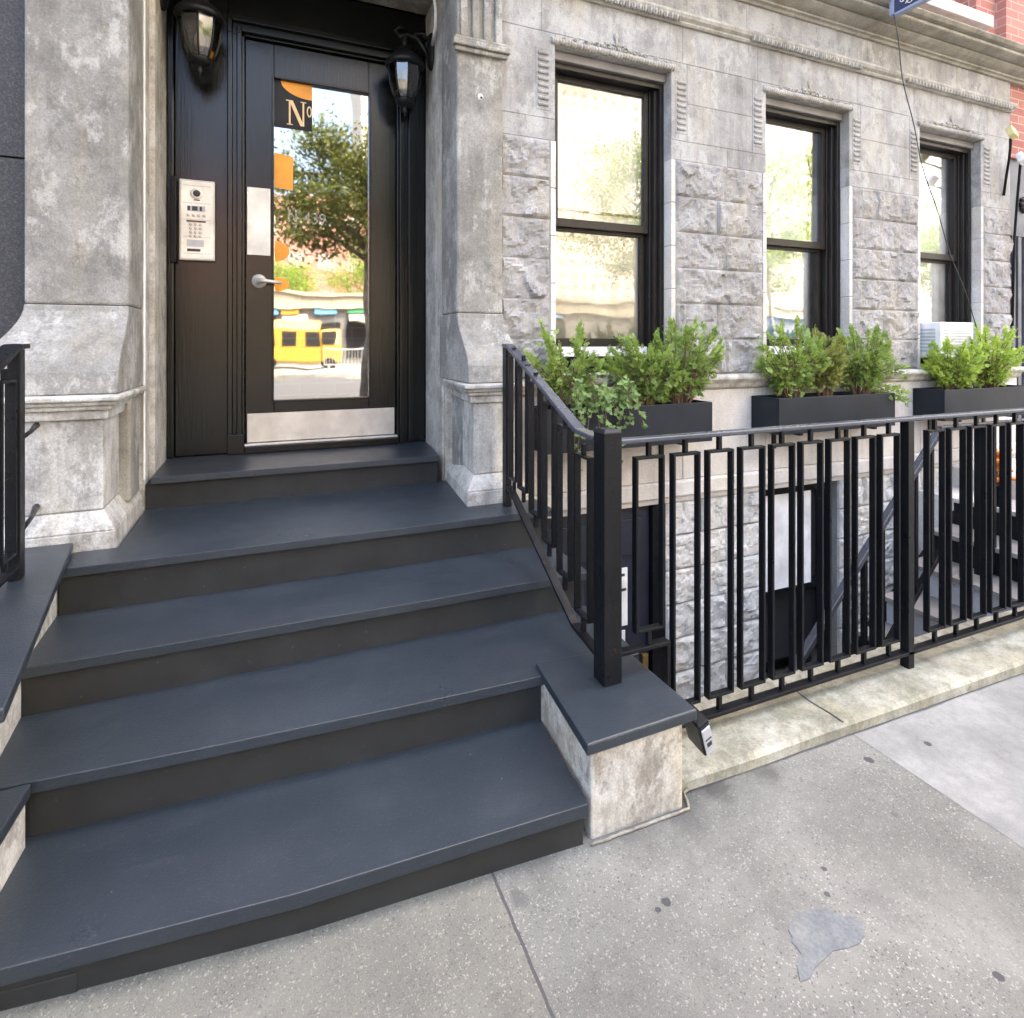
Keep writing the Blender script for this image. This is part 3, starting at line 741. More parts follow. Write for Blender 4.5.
# left casing ridges / right casing ridges / head ridges
for x0, x1, y in ((-.214, -.190, 3.705), (-.190, -.165, 3.722), (-.165, -.140, 3.700), (-.140, -.126, 3.725)): ridge(x0, x1, y)
for x0, x1, y in ((.768, .782, 3.725), (.782, .812, 3.700), (.812, .838, 3.722), (.838, .868, 3.698), (.868, .893, 3.720), (.893, .952, 3.735)): ridge(x0, x1, y)
for z0, z1, y, a, b_ in ((1.798, 1.812, 3.725, -.126, .768), (1.812, 1.842, 3.700, -.14, .782), (1.842, 1.868, 3.722, -.165, .812), (1.868, 1.904, 3.698, -.19, .838)): cs.box(a, b_, y, 3.80, z0, z1)
cs.box(-.214, -.19, 3.705, 3.80, 1.797, 1.904); cs.box(-.19, -.165, 3.722, 3.8, 1.797, 1.868); cs.box(-.165, -.14, 3.7, 3.8, 1.797, 1.842)
cs.box(.838, .868, 3.698, 3.8, 1.797, 1.904); cs.box(.812, .838, 3.722, 3.8, 1.797, 1.868); cs.box(.782, .812, 3.7, 3.8, 1.797, 1.842); cs.box(.868, .952, 3.735, 3.8, 1.797, 1.904)
cs.box(-.216, -.128, 3.694, 3.70, -.645, -.53)
cs.build('casing', M['wood'], dset, bevel=.005)
MB().box(-.126, .768, 3.69, 3.81, -.645, -.603).build('threshold', M['wood'], bld, bevel=.004)
MB().box(-.126, .768, 3.702, 3.74, -.6025, -.592).build('threshold_strip', M['steel'], bld, bevel=.002)
dr = MB(); y0, y1 = 3.752, 3.80
dr.box(-.122, .034, y0, y1, -.590, 1.795); dr.box(.594, .765, y0, y1, -.590, 1.795)
dr.box(.034, .594, y0, y1, 1.590, 1.795); dr.box(.034, .594, y0, y1, -.590, -.343)
for x0, x1, z0, z1 in ((.022, .034, -.355, 1.602), (.594, .606, -.355, 1.602), (.034, .594, 1.590, 1.602), (.034, .594, -.355, -.343)): dr.box(x0, x1, 3.744, 3.753, z0, z1)
door = dr.build('door', M['wood'], bld, bevel=.003)
MB().box(.030, .598, 3.772, 3.778, -.347, 1.594).build('pane', M['door_glass'], door)
kp = MB().box(-.112, .755, 3.7465, 3.7515, -.588, -.418)
for x in (-.10, .32, .74):
    for z in (-.43, -.575): kp.ball((x, 3.746, z), .005, .003, .005, 6, 4)
kp.build('kick_plate', M['steel'], door, bevel=.0015)
pl = MB().box(-.112, .014, 3.7465, 3.7515, .522, .921)
for x in (-.098, 0): 
    for z in (.54, .90): pl.ball((x, 3.746, z), .005, .003, .005, 6, 4)
pl.build('push_plate', M['cream_steel'], door, bevel=.0015)
hd = MB(); hd.rings([[(-.048+r_*math.cos(2*math.pi*k/20), y, .366+r_*math.sin(2*math.pi*k/20)) for k in range(20)] for r_, y in ((.042, 3.751), (.042, 3.742), (.036, 3.736), (.016, 3.734), (.014, 3.70), (.016, 3.69))])
hd.tube([(-.05, 3.697, .366), (-.02, 3.695, .366), (.03, 3.697, .361), (.075, 3.70, .358)], [.014, .013, .0105, .009], 10)
hd.build('handle', M['steel'], door, smooth=True)
# gilt lettering on the glass: N and raised o, then the fainter house number
def textmesh(txt, size, ext=.001):
    cu = bpy.data.curves.new('t', 'FONT'); cu.body = txt; cu.size = size; cu.extrude = ext
    ob = bpy.data.objects.new('t', cu); COL.objects.link(ob)
    bpy.context.view_layer.update()
    me = bpy.data.meshes.new_from_object(ob.evaluated_get(bpy.context.evaluated_depsgraph_get()))
    vs = [tuple(v.co) for v in me.vertices]; fs = [tuple(p.vertices) for p in me.polygons]
    bpy.data.objects.remove(ob); bpy.data.curves.remove(cu); bpy.data.meshes.remove(me)
    return vs, fs
def serifN(mb, x, z, w, h, y):
    t = .010; T = .030*h/.2; s_ = .022*h/.2
    mb.box(x, x+t, y-.0012, y, z, z+h); mb.box(x+w-t, x+w, y-.0012, y, z, z+h)
    mb.add([(x-.0, y-.0013, z+h), (x+T, y-.0013, z+h), (x+w, y-.0013, z), (x+w-T, y-.0013, z)], [(0, 1, 2, 3)])
    for xx in (x+t/2, ): mb.box(xx-s_, xx+s_, y-.0014, y, z, z+.006)
    mb.box(x-s_, x+T*.8, y-.0014, y, z+h-.006, z+h); mb.box(x+w-t/2-s_, x+w-t/2+s_, y-.0014, y, z+h-.006, z+h)
def ringo(mb, cx, cz, rx, rz, y):
    n = 20
    a = [(cx+rx*math.cos(2*math.pi*k/n), y-.0013, cz+rz*math.sin(2*math.pi*k/n)) for k in range(n)]
    b_ = [(cx+rx*.55*math.cos(2*math.pi*k/n), y-.0013, cz+rz*.72*math.sin(2*math.pi*k/n)) for k in range(n)]
    mb.add(a+b_, [(k, (k+1) % n, n+(k+1) % n, n+k) for k in range(n)])
lt = MB(); serifN(lt, .118, 1.33, .088, .150, 3.7711); ringo(lt, .236, 1.425, .0155, .034, 3.7711)
lt.build('gilt_lettering', M['gold'], door)
lt2 = MB(); serifN(lt2, .115, .74, .05, .075, 3.7715); ringo(lt2, .183, .793, .010, .015, 3.7715)
vs, fs = textmesh('439', .10, .0006)
lt2.add([(x*.9+.20, 3.7710-zz, yy+.735) for x, yy, zz in vs], fs)
m_, nt, b_s = newmat('faint_frosted_lettering'); b_s.inputs['Base Color'].default_value = (.6, .55, .45, 1); b_s.inputs['Alpha'].default_value = .30
lt2.build('house_number', m_, door)
# the lobby seen dimly through the door glass
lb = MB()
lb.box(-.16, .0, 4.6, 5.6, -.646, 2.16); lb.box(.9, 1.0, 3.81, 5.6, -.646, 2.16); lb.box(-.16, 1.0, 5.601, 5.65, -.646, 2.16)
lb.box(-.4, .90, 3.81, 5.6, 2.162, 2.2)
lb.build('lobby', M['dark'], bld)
MB().box(-.4, 1.0, 3.811, 5.6, -.70, -.648).build('lobby_floor', M['tread'], bld)
MB().box(.0345, .252, 3.7716, 3.7719, 1.305, 1.5895).build('dark_vinyl_panel', M['dark'], door)
n = 24
MB().add([(x, 3.7712, z) for x, z in [(.072, 1.589)]+[(.072+.18*(k/n), 1.589-.092*math.sin(.06+1.5*(k/n)**.6)) for k in range(1, n+1)]+[(.252, 1.589)]], [tuple(range(n+2))]).build('orange_vinyl', M['orange'], door)
MB().add([(.036, 3.7712, .94), (.142, 3.7712, .93), (.142, 3.7712, 1.135), (.036, 3.7712, 1.15)], [(0, 1, 2, 3)]).build('orange_vinyl', M['orange'], door)
MB().add([(.036, 3.7712, .50+.055)]+[(.036+.085*math.cos(-1.5+3.0*k/n), 3.7712, .555+.062*math.sin(-1.5+3.0*k/n)) for k in range(n+1)], [tuple(range(n+2))]).build('orange_vinyl', M['orange'], door)
MB().add([(.036, 3.7712, .355)]+[(.036+.085*math.cos(-1.5+3.0*k/n), 3.7712, .355+.045*math.sin(-1.5+3.0*k/n)) for k in range(n+1)], [tuple(range(n+2))]).build('orange_vinyl', M['orange'], door)

# ------------------------------------------------------------------ wall lanterns
def lantern(loc, wallx, label, K=1.22):
    """loc: centre of the lantern top ring; wallx: x of the jamb it hangs from"""
    cx, cy, cz = loc; s_ = 1 if wallx > cx else -1
    t = thing('wall_lantern', label, 'lantern', (wallx, cy, cz), 'lanterns either side of the front door')
    def S(mb):
        mb.v = [(x if abs(x-wallx) < .03 and False else cx+(x-cx)*K, cy+(y-cy)*K, cz+(z-cz)*K) for x, y, z in mb.v]; return mb
    wx = cx+(wallx-cx)/K
    bp = MB(); bp.rings([[(wx-s_*d, cy+ry*math.cos(2*math.pi*i/16), cz+.10+rz*math.sin(2*math.pi*i/16)) for i in range(16)] for d, ry, rz in ((0, .05, .10), (.012, .05, .10), (.022, .038, .085), (.03, .02, .05))])
    S(bp).build('back_plate', M['lantern'], t, bevel=.003)
    ar = MB(); span = abs(wallx-cx)/K
    ar.tube([(wx-s_*.02, cy, cz+.06), (wx-s_*(.05), cy, cz+.115), (wx-s_*span*.55, cy, cz+.155), (cx+s_*.02, cy, cz+.165), (cx-s_*.03, cy, cz+.15), (cx-s_*.05, cy, cz+.175), (cx-s_*.03, cy, cz+.20), (cx-s_*.005, cy, cz+.195)], [.013, .012, .011, .011, .011, .010, .009, .007], 8)
    ar.tube([(wx-s_*.02, cy, cz+.15), (wx-s_*.05, cy, cz+.19), (wx-s_*.09, cy, cz+.18), (wx-s_*.10, cy, cz+.15)], [.012, .011, .009, .007], 8)
    ar.tube([(cx, cy, cz+.155), (cx, cy, cz+.085)], [.012, .016], 8)
    S(ar).build('bracket', M['lantern'], t, smooth=True)
    cp = MB(); cp.lathe((cx, cy, cz), [(.098, -.012), (.104, .0), (.100, .012), (.078, .040), (.045, .068), (.034, .074), (.036, .088), (.020, .098), (.006, .10)], 16)
    S(cp).build('cap', M['lantern'], t, smooth=True)
    body = [(.084, -.012), (.083, -.052), (.076, -.102), (.064, -.148), (.048, -.185)]
    S(MB().lathe((cx, cy, cz), body, 8)).build('glass', M['lamp_glass'], t)
    fr = MB()
    for i in range(8):
        a = 2*math.pi*i/8
        fr.tube([(cx+(r_+.002)*math.cos(a), cy+(r_+.002)*math.sin(a), cz+z) for r_, z in body], .0045, 5)
    fr.lathe((cx, cy, cz), [(.050, -.180), (.051, -.192), (.038, -.208), (.016, -.220), (.010, -.228), (.015, -.236), (.013, -.246), (.005, -.253), (.006, -.259), (.002, -.264)], 12)
    S(fr).build('frame', M['lantern'], t, smooth=True)
    bu = MB(); bu.lathe((cx, cy, cz), [(.012, -.02), (.012, -.06), (.022, -.09), (.024, -.115), (.014, -.14), (.003, -.15)], 10)
    S(bu).build('bulb', M['grille'], t, smooth=True)
    return t
lantern((-.340, 3.55, 1.765), -.522, 'black wall lantern on the left jamb above the intercom, seen from below')
lantern((.785, 3.57, 1.725), .960, 'black wall lantern on the right jamb beside the white wire', 1.18)

# ------------------------------------------------------------------ intercom
ic = thing('intercom_panel', 'cream steel intercom panel with keypad left of the front door', 'intercom', (-.37, 3.748, .69))
MB().box(-.459, -.280, 3.712, 3.748, .468, .924).build('housing', M['steel'], ic, bevel=.005)
MB().box(-.449, -.290, 3.708, 3.7135, .478, .914).build('face_plate', M['cream_steel'], ic, bevel=.002)
cm = MB().rings([[(-.372+r_*math.cos(2*math.pi*i/20), y, .845+r_*math.sin(2*math.pi*i/20)) for i in range(20)] for r_, y in ((.031, 3.709), (.030, 3.702), (.022, 3.700))]); cm.build('camera_ring', M['steel'], ic)
MB().ball((-.370, 3.699, .845), .019, .008, .019, 12, 6).build('camera_lens', M['ink'], ic, smooth=True)
MB().box(-.385, -.355, 3.705, 3.7085, .806, .811).build('lens_label', M['ink'], ic)
MB().box(-.418, -.328, 3.705, 3.7085, .745, .775).build('display', M['grille'], ic)
dd = MB()
for x0, x1 in ((-.416, -.403), (-.394, -.366), (-.356, -.344)): dd.box(x0, x1, 3.7035, 3.7055, .748, .772)
dd.build('display_text', M['ink'], ic)
for r_ in range(5):
    for c_ in range(4 if r_ == 0 else 3):
        x = (-.412+.026*c_) if r_ == 0 else (-.400+.024*c_); z = .722 if r_ == 0 else .670-.022*(r_-1)
        MB().lathe((0, 0, 0), [(.0085, 0), (.0085, .004), (.006, .006)], 10)
        b_ = MB().rings([[(x+q*math.cos(2*math.pi*i/10), y, z+q*math.sin(2*math.pi*i/10)) for i in range(10)] for q, y in ((.0088, 3.709), (.0088, 3.704), (.006, 3.702))])
        b_.build('button', M['steel'], ic)
MB().box(-.422, -.325, 3.703, 3.7085, .684, .692).build('keypad_hood', M['twig'], ic)
MB().box(-.420, -.335, 3.705, 3.7085, .545, .583).build('speaker_grille', M['grille'], ic)
MB().box(-.418, -.352, 3.704, 3.7085, .518, .532).build('name_plate', M['ink'], ic)
ln = MB()
for z in (.600, .697, .790, .888, .505): ln.box(-.437, -.302, 3.7065, 3.7085, z, z+.0025)
ln.build('panel_joint', M['grille'], ic)
MB().box(-.500, -.470, 3.690, 3.7145, .45, .93).build('hinge_guard', M['iron'], dset, bevel=.003)

# ------------------------------------------------------------------ RAILINGS
HR = 'flat bar iron'
rail = thing('front_railing', 'black iron railing along the kerb with a square newel post on the stoop', 'railing', (1.03, 1.63, -1.109))
nw = MB().box(.996, 1.064, 1.596, 1.664, -1.109, -.292); nw.build('newel_post', M['iron'], rail, bevel=.003)
MB().hexa([(.994, 1.594, -.292), (1.066, 1.594, -.292), (1.066, 1.666, -.292), (.994, 1.666, -.292)], [(1.006, 1.606, -.280), (1.054, 1.606, -.280), (1.054, 1.654, -.280), (1.006, 1.654, -.280)]).build('post_cap', M['iron'], rail, bevel=.002)
RY = 1.63; XE = 7.2
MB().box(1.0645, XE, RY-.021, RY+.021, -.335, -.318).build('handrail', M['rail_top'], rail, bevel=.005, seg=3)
MB().box(1.28, XE, RY-.019, RY+.019, -1.334, -1.320).build('bottom_rail', M['iron'], rail, bevel=.002)
MB().box(1.0645, 1.272, RY-.017, RY+.017, -1.035, -1.022).box(1.258, 1.272, RY-.017, RY+.017, -1.320, -1.0355).build('bottom_rail', M['iron'], rail, bevel=.002)
for k, x in enumerate((2.535, 4.06, 5.58)):
    MB().box(x-.019, x+.019, RY-.019, RY+.019, GX(x)-.0, -.3355).build('post', M['iron'], rail, bevel=.002)
def loop(w, h, d, stub_t, stub_b, t=.010):
    """upright rectangular loop of flat bar, origin at bottom left, in x-z plane"""
    m = MB()
    m.box(0, t, -d/2, d/2, 0, h); m.box(w-t, w, -d/2, d/2, 0, h)
    m.box(t, w-t, -d/2, d/2, 0, t); m.box(t, w-t, -d/2, d/2, h-t, h)
    m.box(w/2-.008, w/2+.008, -.008, .008, h, h+stub_t); m.box(w/2-.008, w/2+.008, -.008, .008, -stub_b, 0)
    return m
def child(o, parent, world): o.parent = parent; o.location = Vector(world)-wloc(parent)
m0 = loop(.118, .592, .026, .0475, .047).build('baluster', M['iron'], None, bevel=.002); child(m0, rail, (1.134, RY, -.975))
mm = loop(.118, .885, .026, .0475, .052).build('baluster', M['iron'], None, bevel=.002); child(mm, rail, (1.288, RY, -1.268))
for k in range(1, 38):
    x = 1.288+.1525*k
    if x+.118 > XE: break
    if any(abs(x+.059-p) < .075 for p in (2.535, 4.06, 5.58)): continue
    c = mm.copy(); COL.objects.link(c); child(c, rail, (x, RY, -1.268))

# sloping section beside the steps, welded to the newel post
SX = 1.048
SXY = lambda y: 1.032+.057*(y-1.66)
pts = [(SXY(y), y, z) for y, z in ((2.66, -.012), (2.60, -.013), (1.835, -.318), (1.6645, -.326))]
hs = MB()
for a, b_ in zip(pts, pts[1:]): hs.bar(a, b_, .044, .018)
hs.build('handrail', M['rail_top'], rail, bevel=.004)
pts = [(SXY(y), y, z) for y, z in ((2.60, -.70), (2.56, -.715), (1.875, -1.038), (1.6645, -1.055))]
bs_ = MB()
for a, b_ in zip(pts, pts[1:]): bs_.bar(a, b_, .034, .013)
bs_.build('bottom_rail', M['iron'], rail, bevel=.002)
MB().box(SXY(2.64)-.016, SXY(2.64)+.016, 2.615, 2.66, -.803, -.022).build('post', M['iron'], rail, bevel=.002)
base = loop(.112, .578, .026, .040, .052)
base.v = [(y, x, z) for x, y, z in base.v]        # turn it into the y-z plane
b0 = base.build('baluster', M['iron'], None, bevel=.002)
for k, (y, zt) in enumerate(((2.352, -.096), (2.205, -.166), (2.056, -.240), (1.905, -.316), (1.748, -.400))):
    o = b0 if k == 0 else b0.copy()
    if k: COL.objects.link(o)
    child(o, rail, (SXY(y), y, zt-.578)); o.rotation_euler.z = -.057
b1 = loop(.10, .60, .026, .034, .05); b1.v = [(y, x, z) for x, y, z in b1.v]
o = b1.build('baluster', M['iron'], None, bevel=.002); child(o, rail, (SXY(2.485), 2.485, -.655)); o.rotation_euler.z = -.057

# left stair railing standing on the left coping
lr = thing('stair_railing', 'black iron stair railing on the left coping at the picture edge', 'railing', (-.76, 2.34, -.765))
LX = -.752
MB().box(LX-.017, LX+.017, 2.33, 2.375, -.765, -.02).build('post', M['iron'], lr, bevel=.003)
pts = [(LX, 2.395, -.010), (LX, 2.32, -.012), (LX, 1.55, -.34)]
hs = MB()
for a, b_ in zip(pts, pts[1:]): hs.bar(a, b_, .050, .016)
hs.build('handrail', M['iron'], lr, bevel=.003)
hs = MB().bar((LX, 2.335, -.72), (LX, 1.55, -.75), .034, .012); hs.build('bottom_rail', M['iron'], lr, bevel=.002)
bl_ = loop(.112, .56, .030, .035, .035); bl_.v = [(y, x, z) for x, y, z in bl_.v]
b0 = bl_.build('baluster', M['iron'], None, bevel=.002)
for k in range(4):
    o = b0 if k == 0 else b0.copy()
    if k: COL.objects.link(o)
    child(o, lr, (LX, 2.205-.152*k, -.675-.012*k))
for z in (-.32, -.63):
    MB().tube([(LX, 2.36, z), (LX-.03, 2.58, z+.003), (LX-.062, 2.74, z+.006)], [.008, .008, .012], 6).build('wall_bracket', M['iron'], lr, smooth=True)

# ------------------------------------------------------------------ yard stair behind the railing
ys = thing('yard_stair', 'dark steel stair with grey treads going down behind the railing', 'stair', (4.0, 2.2, -1.41))
st = MB()
for k in range(7):
    x0 = 4.55-.24*k; z = -1.30-.19*k
    MB().box(x0-.30, x0, 1.85, 2.6, z-.03, z).build('tread', M['lintel'], ys, bevel=.003)
    MB().box(x0-.012, x0, 1.86, 2.59, z+.001, z+.155).build('riser', M['grille'] if k in (2, 3) else M['iron'], ys)
MB().hexa([(4.60, 2.605, -1.50), (4.60, 2.63, -1.50), (2.85, 2.63, -2.60), (2.85, 2.605, -2.60)], [(4.60, 2.605, -1.22), (4.60, 2.63, -1.22), (2.85, 2.63, -2.45), (2.85, 2.605, -2.45)]).build('stringer', M['iron'], ys)
hs = MB().bar((2.25, 2.2, -1.96), (3.70, 2.2, -.535), .04, .03); 
hs = MB().bar((2.40, 2.2, -1.82), (3.72, 2.2, -.52), .040, .030).bar((3.71, 2.2, -.515), (5.6, 2.2, -.515), .04, .03)
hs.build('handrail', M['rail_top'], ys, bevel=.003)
MB().bar((2.5, 2.2, -2.45), (3.72, 2.2, -1.25), .034, .03).build('bottom_rail', M['iron'], ys, bevel=.002)
for k in range(8):
    x = 2.62+.145*k; zt = -1.82+(x-2.4)*.985
    MB().box(x-.011, x+.011, 2.186, 2.214, zt-.70, zt-.01).build('baluster', M['iron'], ys)
for k in range(12):
    x = 3.80+.15*k
    MB().box(x-.013, x+.013, 2.184, 2.216, -1.45, -.53).build('baluster', M['iron'], ys)
# neighbouring landing wall and pot of orange flowers in the yard
nb_l = MB().box(4.72, 6.6, 1.79, 2.95, -1.30, -1.16).box(5.1, 6.6, 1.79, 2.95, -1.16, -1.0).box(4.72, 6.6, 1.79, 2.95, -2.6, -1.301)
struct(nb_l.build('landing', M['stone_pale']), 'pale stone landing at the right end of the yard', 'landing')
pot = thing('flower_pot', 'small pot of orange flowers behind the railing at right', 'flower pot', (4.62, 2.35, -1.16))
MB().lathe((4.80, 2.45, -1.16), [(.05, 0), (.055, .02), (.07, .14), (.076, .15), (.066, .152)], 14).build('pot', M['iron'], pot, smooth=True)
fl = MB(); r2 = random.Random(3)
for i in range(60):
    a, rr, z = r2.uniform(0, 6.28), r2.uniform(0, .09), r2.uniform(.18, .40)
    fl.ball((4.80+rr*math.cos(a), 2.45+rr*math.sin(a), -1.16+z), .022, .022, .014, 6, 3)
fl.build('blossom', M['flower'], pot)
sm = MB()
for i in range(12):
    a = i*.55; sm.tube([(4.80, 2.45, -1.02), (4.80+.06*math.cos(a), 2.45+.06*math.sin(a), -.83)], .004, 4)
sm.build('stem', M['twig'], pot)

# small lamp head fixed at the corner of the coping
sl = thing('spot_lamp', 'small black flat lamp head hanging under the coping corner', 'lamp', (1.205, 1.45, -1.2))
q = MB(); A = Matrix.Rotation(R(-24), 4, 'Y') @ Matrix.Rotation(R(14), 4, 'X')
def tb(mb, x0, x1, y0, y1, z0, z1):
    t = MB().box(x0, x1, y0, y1, z0, z1); mb.add([tuple(1.28*(A @ Vector(v))+Vector((1.232, 1.448, -1.222))) for v in t.v], t.f)
tb(q, -.004, .030, -.030, .030, -.055, .055); q.build('lamp_housing', M['iron'], sl, bevel=.006)
q = MB(); tb(q, .0, .026, -.0345, -.0305, -.047, .042); q.build('lens', M['grille'], sl, bevel=.001)
q = MB(); tb(q, .006, .020, -.0355, -.0346, -.020, -.006); tb(q, .004, .022, -.0355, -.0346, .004, .008); q.build('marking', M['ink'], sl)
MB().tube([(1.17, 1.47, -1.15), (1.20, 1.465, -1.155), (1.213, 1.46, -1.16)], .007, 6).build('bracket', M['iron'], sl)

# ------------------------------------------------------------------ PLANTERS
PB = [(1.34, 2.448), (2.985, 4.095), (4.65, 5.76)]
PLAB = ['long charcoal planter box under the first window, nearest the front door', 'long charcoal planter box under the second window, in the middle', 'long charcoal planter box under the third window with the air conditioner']
for (a, b_), lab in zip(PB, PLAB):
    t = thing('planter_box', lab, 'planter', ((a+b_)/2, 2.82, -.59), 'planter boxes under the windows')
    y0, y1, z0, z1 = 2.715, 2.945, -.585, -.352
    bx = MB().box(a, b_, y0, y0+.016, z0, z1).box(a, b_, y1-.016, y1, z0, z1).box(a, a+.016, y0+.016, y1-.016, z0, z1).box(b_-.016, b_, y0+.016, y1-.016, z0, z1).box(a+.016, b_-.016, y0+.016, y1-.016, z0, z0+.016)
    bx.build('box', M['planter'], t, bevel=.003)
    so = MB(); nn = 24
    so.add([(a+.017+(b_-a-.034)*i/nn, y, z1-.035+.012*noise.noise(Vector((i*.7, y*30, 0)))) for i in range(nn+1) for y in (y0+.017, y0+.1, y1-.017)], [(3*i+j, 3*i+3+j, 3*i+4+j, 3*i+1+j) for i in range(nn) for j in (0, 1)])
    so.build('soil', M['soil'], t)
    for x in (a+.2, b_-.2): MB().box(x-.015, x+.015, 2.72, 2.949, -.60, -.586).box(x-.015, x+.015, 2.935, 2.949, -.72, -.60).build('bracket', M['iron'], t)

# ------------------------------------------------------------------ SHRUBS
def rotm(d):
    d = d.normalized(); a = d.cross(Vector((0, 0, 1)))
    if a.length < .01: a = Vector((1, 0, 0))
    a.normalize(); return a, a.cross(d)
def spray(mb, p, d, L, r_, tone):
    """flat feathery fan of scale leaves"""
    d = d.normalized(); a, n_ = rotm(d); tw = r_.uniform(-1.2, 1.2); side = a*math.cos(tw)+n_*math.sin(tw); nrm = d.cross(side)
    k = 5
    for i in range(k):
        u = (i+.6)/k; q = p+d*L*u+nrm*.012*u*u*r_.uniform(-1, 1)
        for s_ in (-1, 1):
            l = L*(.55-.35*u)*r_.uniform(.75, 1.15); dr_ = (d*.75+side*s_*.75+nrm*r_.uniform(-.35, .35)).normalized(); w = l*.30
            sd_ = dr_.cross(nrm).normalized()
            o = len(mb.v)
            e = q+dr_*l
            mb.v += [tuple(q), tuple(q+dr_*l*.55+sd_*w), tuple(e), tuple(q+dr_*l*.55-sd_*w)]
            mb.f.append((o, o+1, o+2, o+3)); tt = min(1, max(0, tone+r_.uniform(-.16, .16)+.22*u)); mb.t += [tt-.1, tt, min(1, tt+.15), tt]
    o = len(mb.v); e = p+d*L*1.12
    mb.v += [tuple(p+d*L*.6), tuple(p+d*L*.85+side*L*.06), tuple(e), tuple(p+d*L*.85-side*L*.06)]; mb.f.append((o, o+1, o+2, o+3)); mb.t += [tone]*4
def shrub(base, height, rx, ry, lean, label, mat, seed, dens=1.0, spiky=.3, open_=0.25, tmean=.5, extra=(), grp='evergreen shrubs in the planter boxes'):
    r_ = random.Random(seed); bx = Vector(base)
    t = thing('shrub', label, 'shrub', base, grp)
    fo = MB(); fo.t = []; tw = MB()
    ends = []
    nb = int(26*dens)
    for i in range(nb):
        a = 2.399*i+r_.uniform(-.4, .4); u = (i+.5)/nb; tilt = .30+1.08*(1-u)**.65*r_.uniform(.7, 1.15)
        hgt = height*(.50+.44*u)*r_.uniform(.74, 1.10)
        top = bx+Vector((rx*math.sin(min(1.4, tilt*1.1))*math.cos(a), ry*math.sin(min(1.4, tilt*1.1))*math.sin(a), hgt))+Vector(lean)*(.4+.6*u)
        mid = bx.lerp(top, .5)+Vector((r_.uniform(-.02, .02), r_.uniform(-.02, .02), .02))
        s0 = bx+Vector((.05*math.cos(a), .035*math.sin(a), 0))
        pts_ = [s0, bx.lerp(mid, .55)+Vector((.03*math.cos(a), .02*math.sin(a), .0)), mid, top]
        tw.tube(pts_, [.0065, .005, .004, .0015], 4)
        for q in range(3):
            e0 = pts_[2].lerp(pts_[1], r_.random()); tw.tube([e0, e0+Vector((r_.gauss(0, .05), r_.gauss(0, .04), .06))], [.003, .001], 3)
        ends.append((pts_, u))
    for off in extra: 
        top = bx+Vector(off); tw.tube([bx, bx.lerp(top, .5)+Vector((0, 0, .06)), top], [.005, .004, .001], 4); ends.append(([bx, bx.lerp(top, .3)+Vector((0, 0, .05)), bx.lerp(top, .6)+Vector((0, 0, .05)), top], .6))
    for pts_, u in ends:
        ns = int(48*r_.uniform(.5, 1.3))
        clump = r_.uniform(-.25, .22)
        for j in range(ns):
            s_ = open_+(1-open_)*r_.random()**.75
            f = s_*3; k = min(2, int(f)); p = pts_[k].lerp(pts_[k+1], f-k)
            out = (p-(bx+Vector((0, 0, height*.35)))); out.z *= .6
            d = out.normalized()*.8+Vector((r_.gauss(0, .6), r_.gauss(0, .6), r_.gauss(.12, .5)))
            p = p+Vector((r_.gauss(0, .018), r_.gauss(0, .016), r_.gauss(0, .018)))
            spray(fo, p, d, r_.uniform(.022, .046)*(1.25 if j % 9 == 0 else 1), r_, tmean+clump+r_.uniform(-.12, .12))
        # a leader tip
        d = (pts_[3]-pts_[2]); 
        for q in range(4): spray(fo, pts_[3]-d*.12*q, d+Vector((r_.gauss(0, .02), r_.gauss(0, .02), .02)), .055, r_, tmean+.15)
    tw.build('twigs', M['twig'], t); fo.build('foliage', M[mat], t)
    return t
zs = -.375
shrub((1.53, 2.83, zs), .48, .22, .12, (-.02, 0, 0), 'thin upright green shrub behind the sloping handrail, leftmost in the first planter', 'cypress', 11, .8, open_=.3)
shrub((2.03, 2.82, zs), .42, .26, .14, (-.02, 0, 0), 'round dense green shrub in the middle of the first planter', 'cypress', 12, 1.35, open_=.22, tmean=.48)
shrub((2.30, 2.82, zs), .54, .25, .14, (.06, 0, 0), 'tallest green shrub at the right end of the first planter', 'cypress', 13, 1.2, open_=.25, tmean=.5)
shrub((3.22, 2.82, zs), .50, .26, .14, (-.02, -.02, 0), 'wispy green shrub at the left end of the middle planter', 'cypress', 14, 1.15, open_=.28, tmean=.56)
shrub((3.55, 2.84, zs), .46, .15, .12, (.0, 0, 0), 'browning half-dry shrub between two green ones in the middle planter', 'cypress_dry', 15, .75, open_=.25, tmean=.5)
shrub((3.88, 2.82, zs), .52, .27, .14, (.02, -.02, 0), 'spreading green shrub drooping over the right end of the middle planter', 'cypress', 16, 1.25, open_=.28, tmean=.52, extra=((.42, -.06, .12), (.34, -.10, .02), (.25, -.14, -.02), (.40, -.05, .2)))
shrub((4.94, 2.82, zs), .40, .27, .14, (.0, 0, 0), 'low bright green shrub in front of the air conditioner', 'cypress_lime', 17, 1.2, open_=.22, tmean=.5)
shrub((5.42, 2.82, zs), .52, .30, .15, (.02, 0, 0), 'bright lime green shrub at the right picture edge', 'cypress_lime', 18, 1.3, open_=.22, tmean=.62)

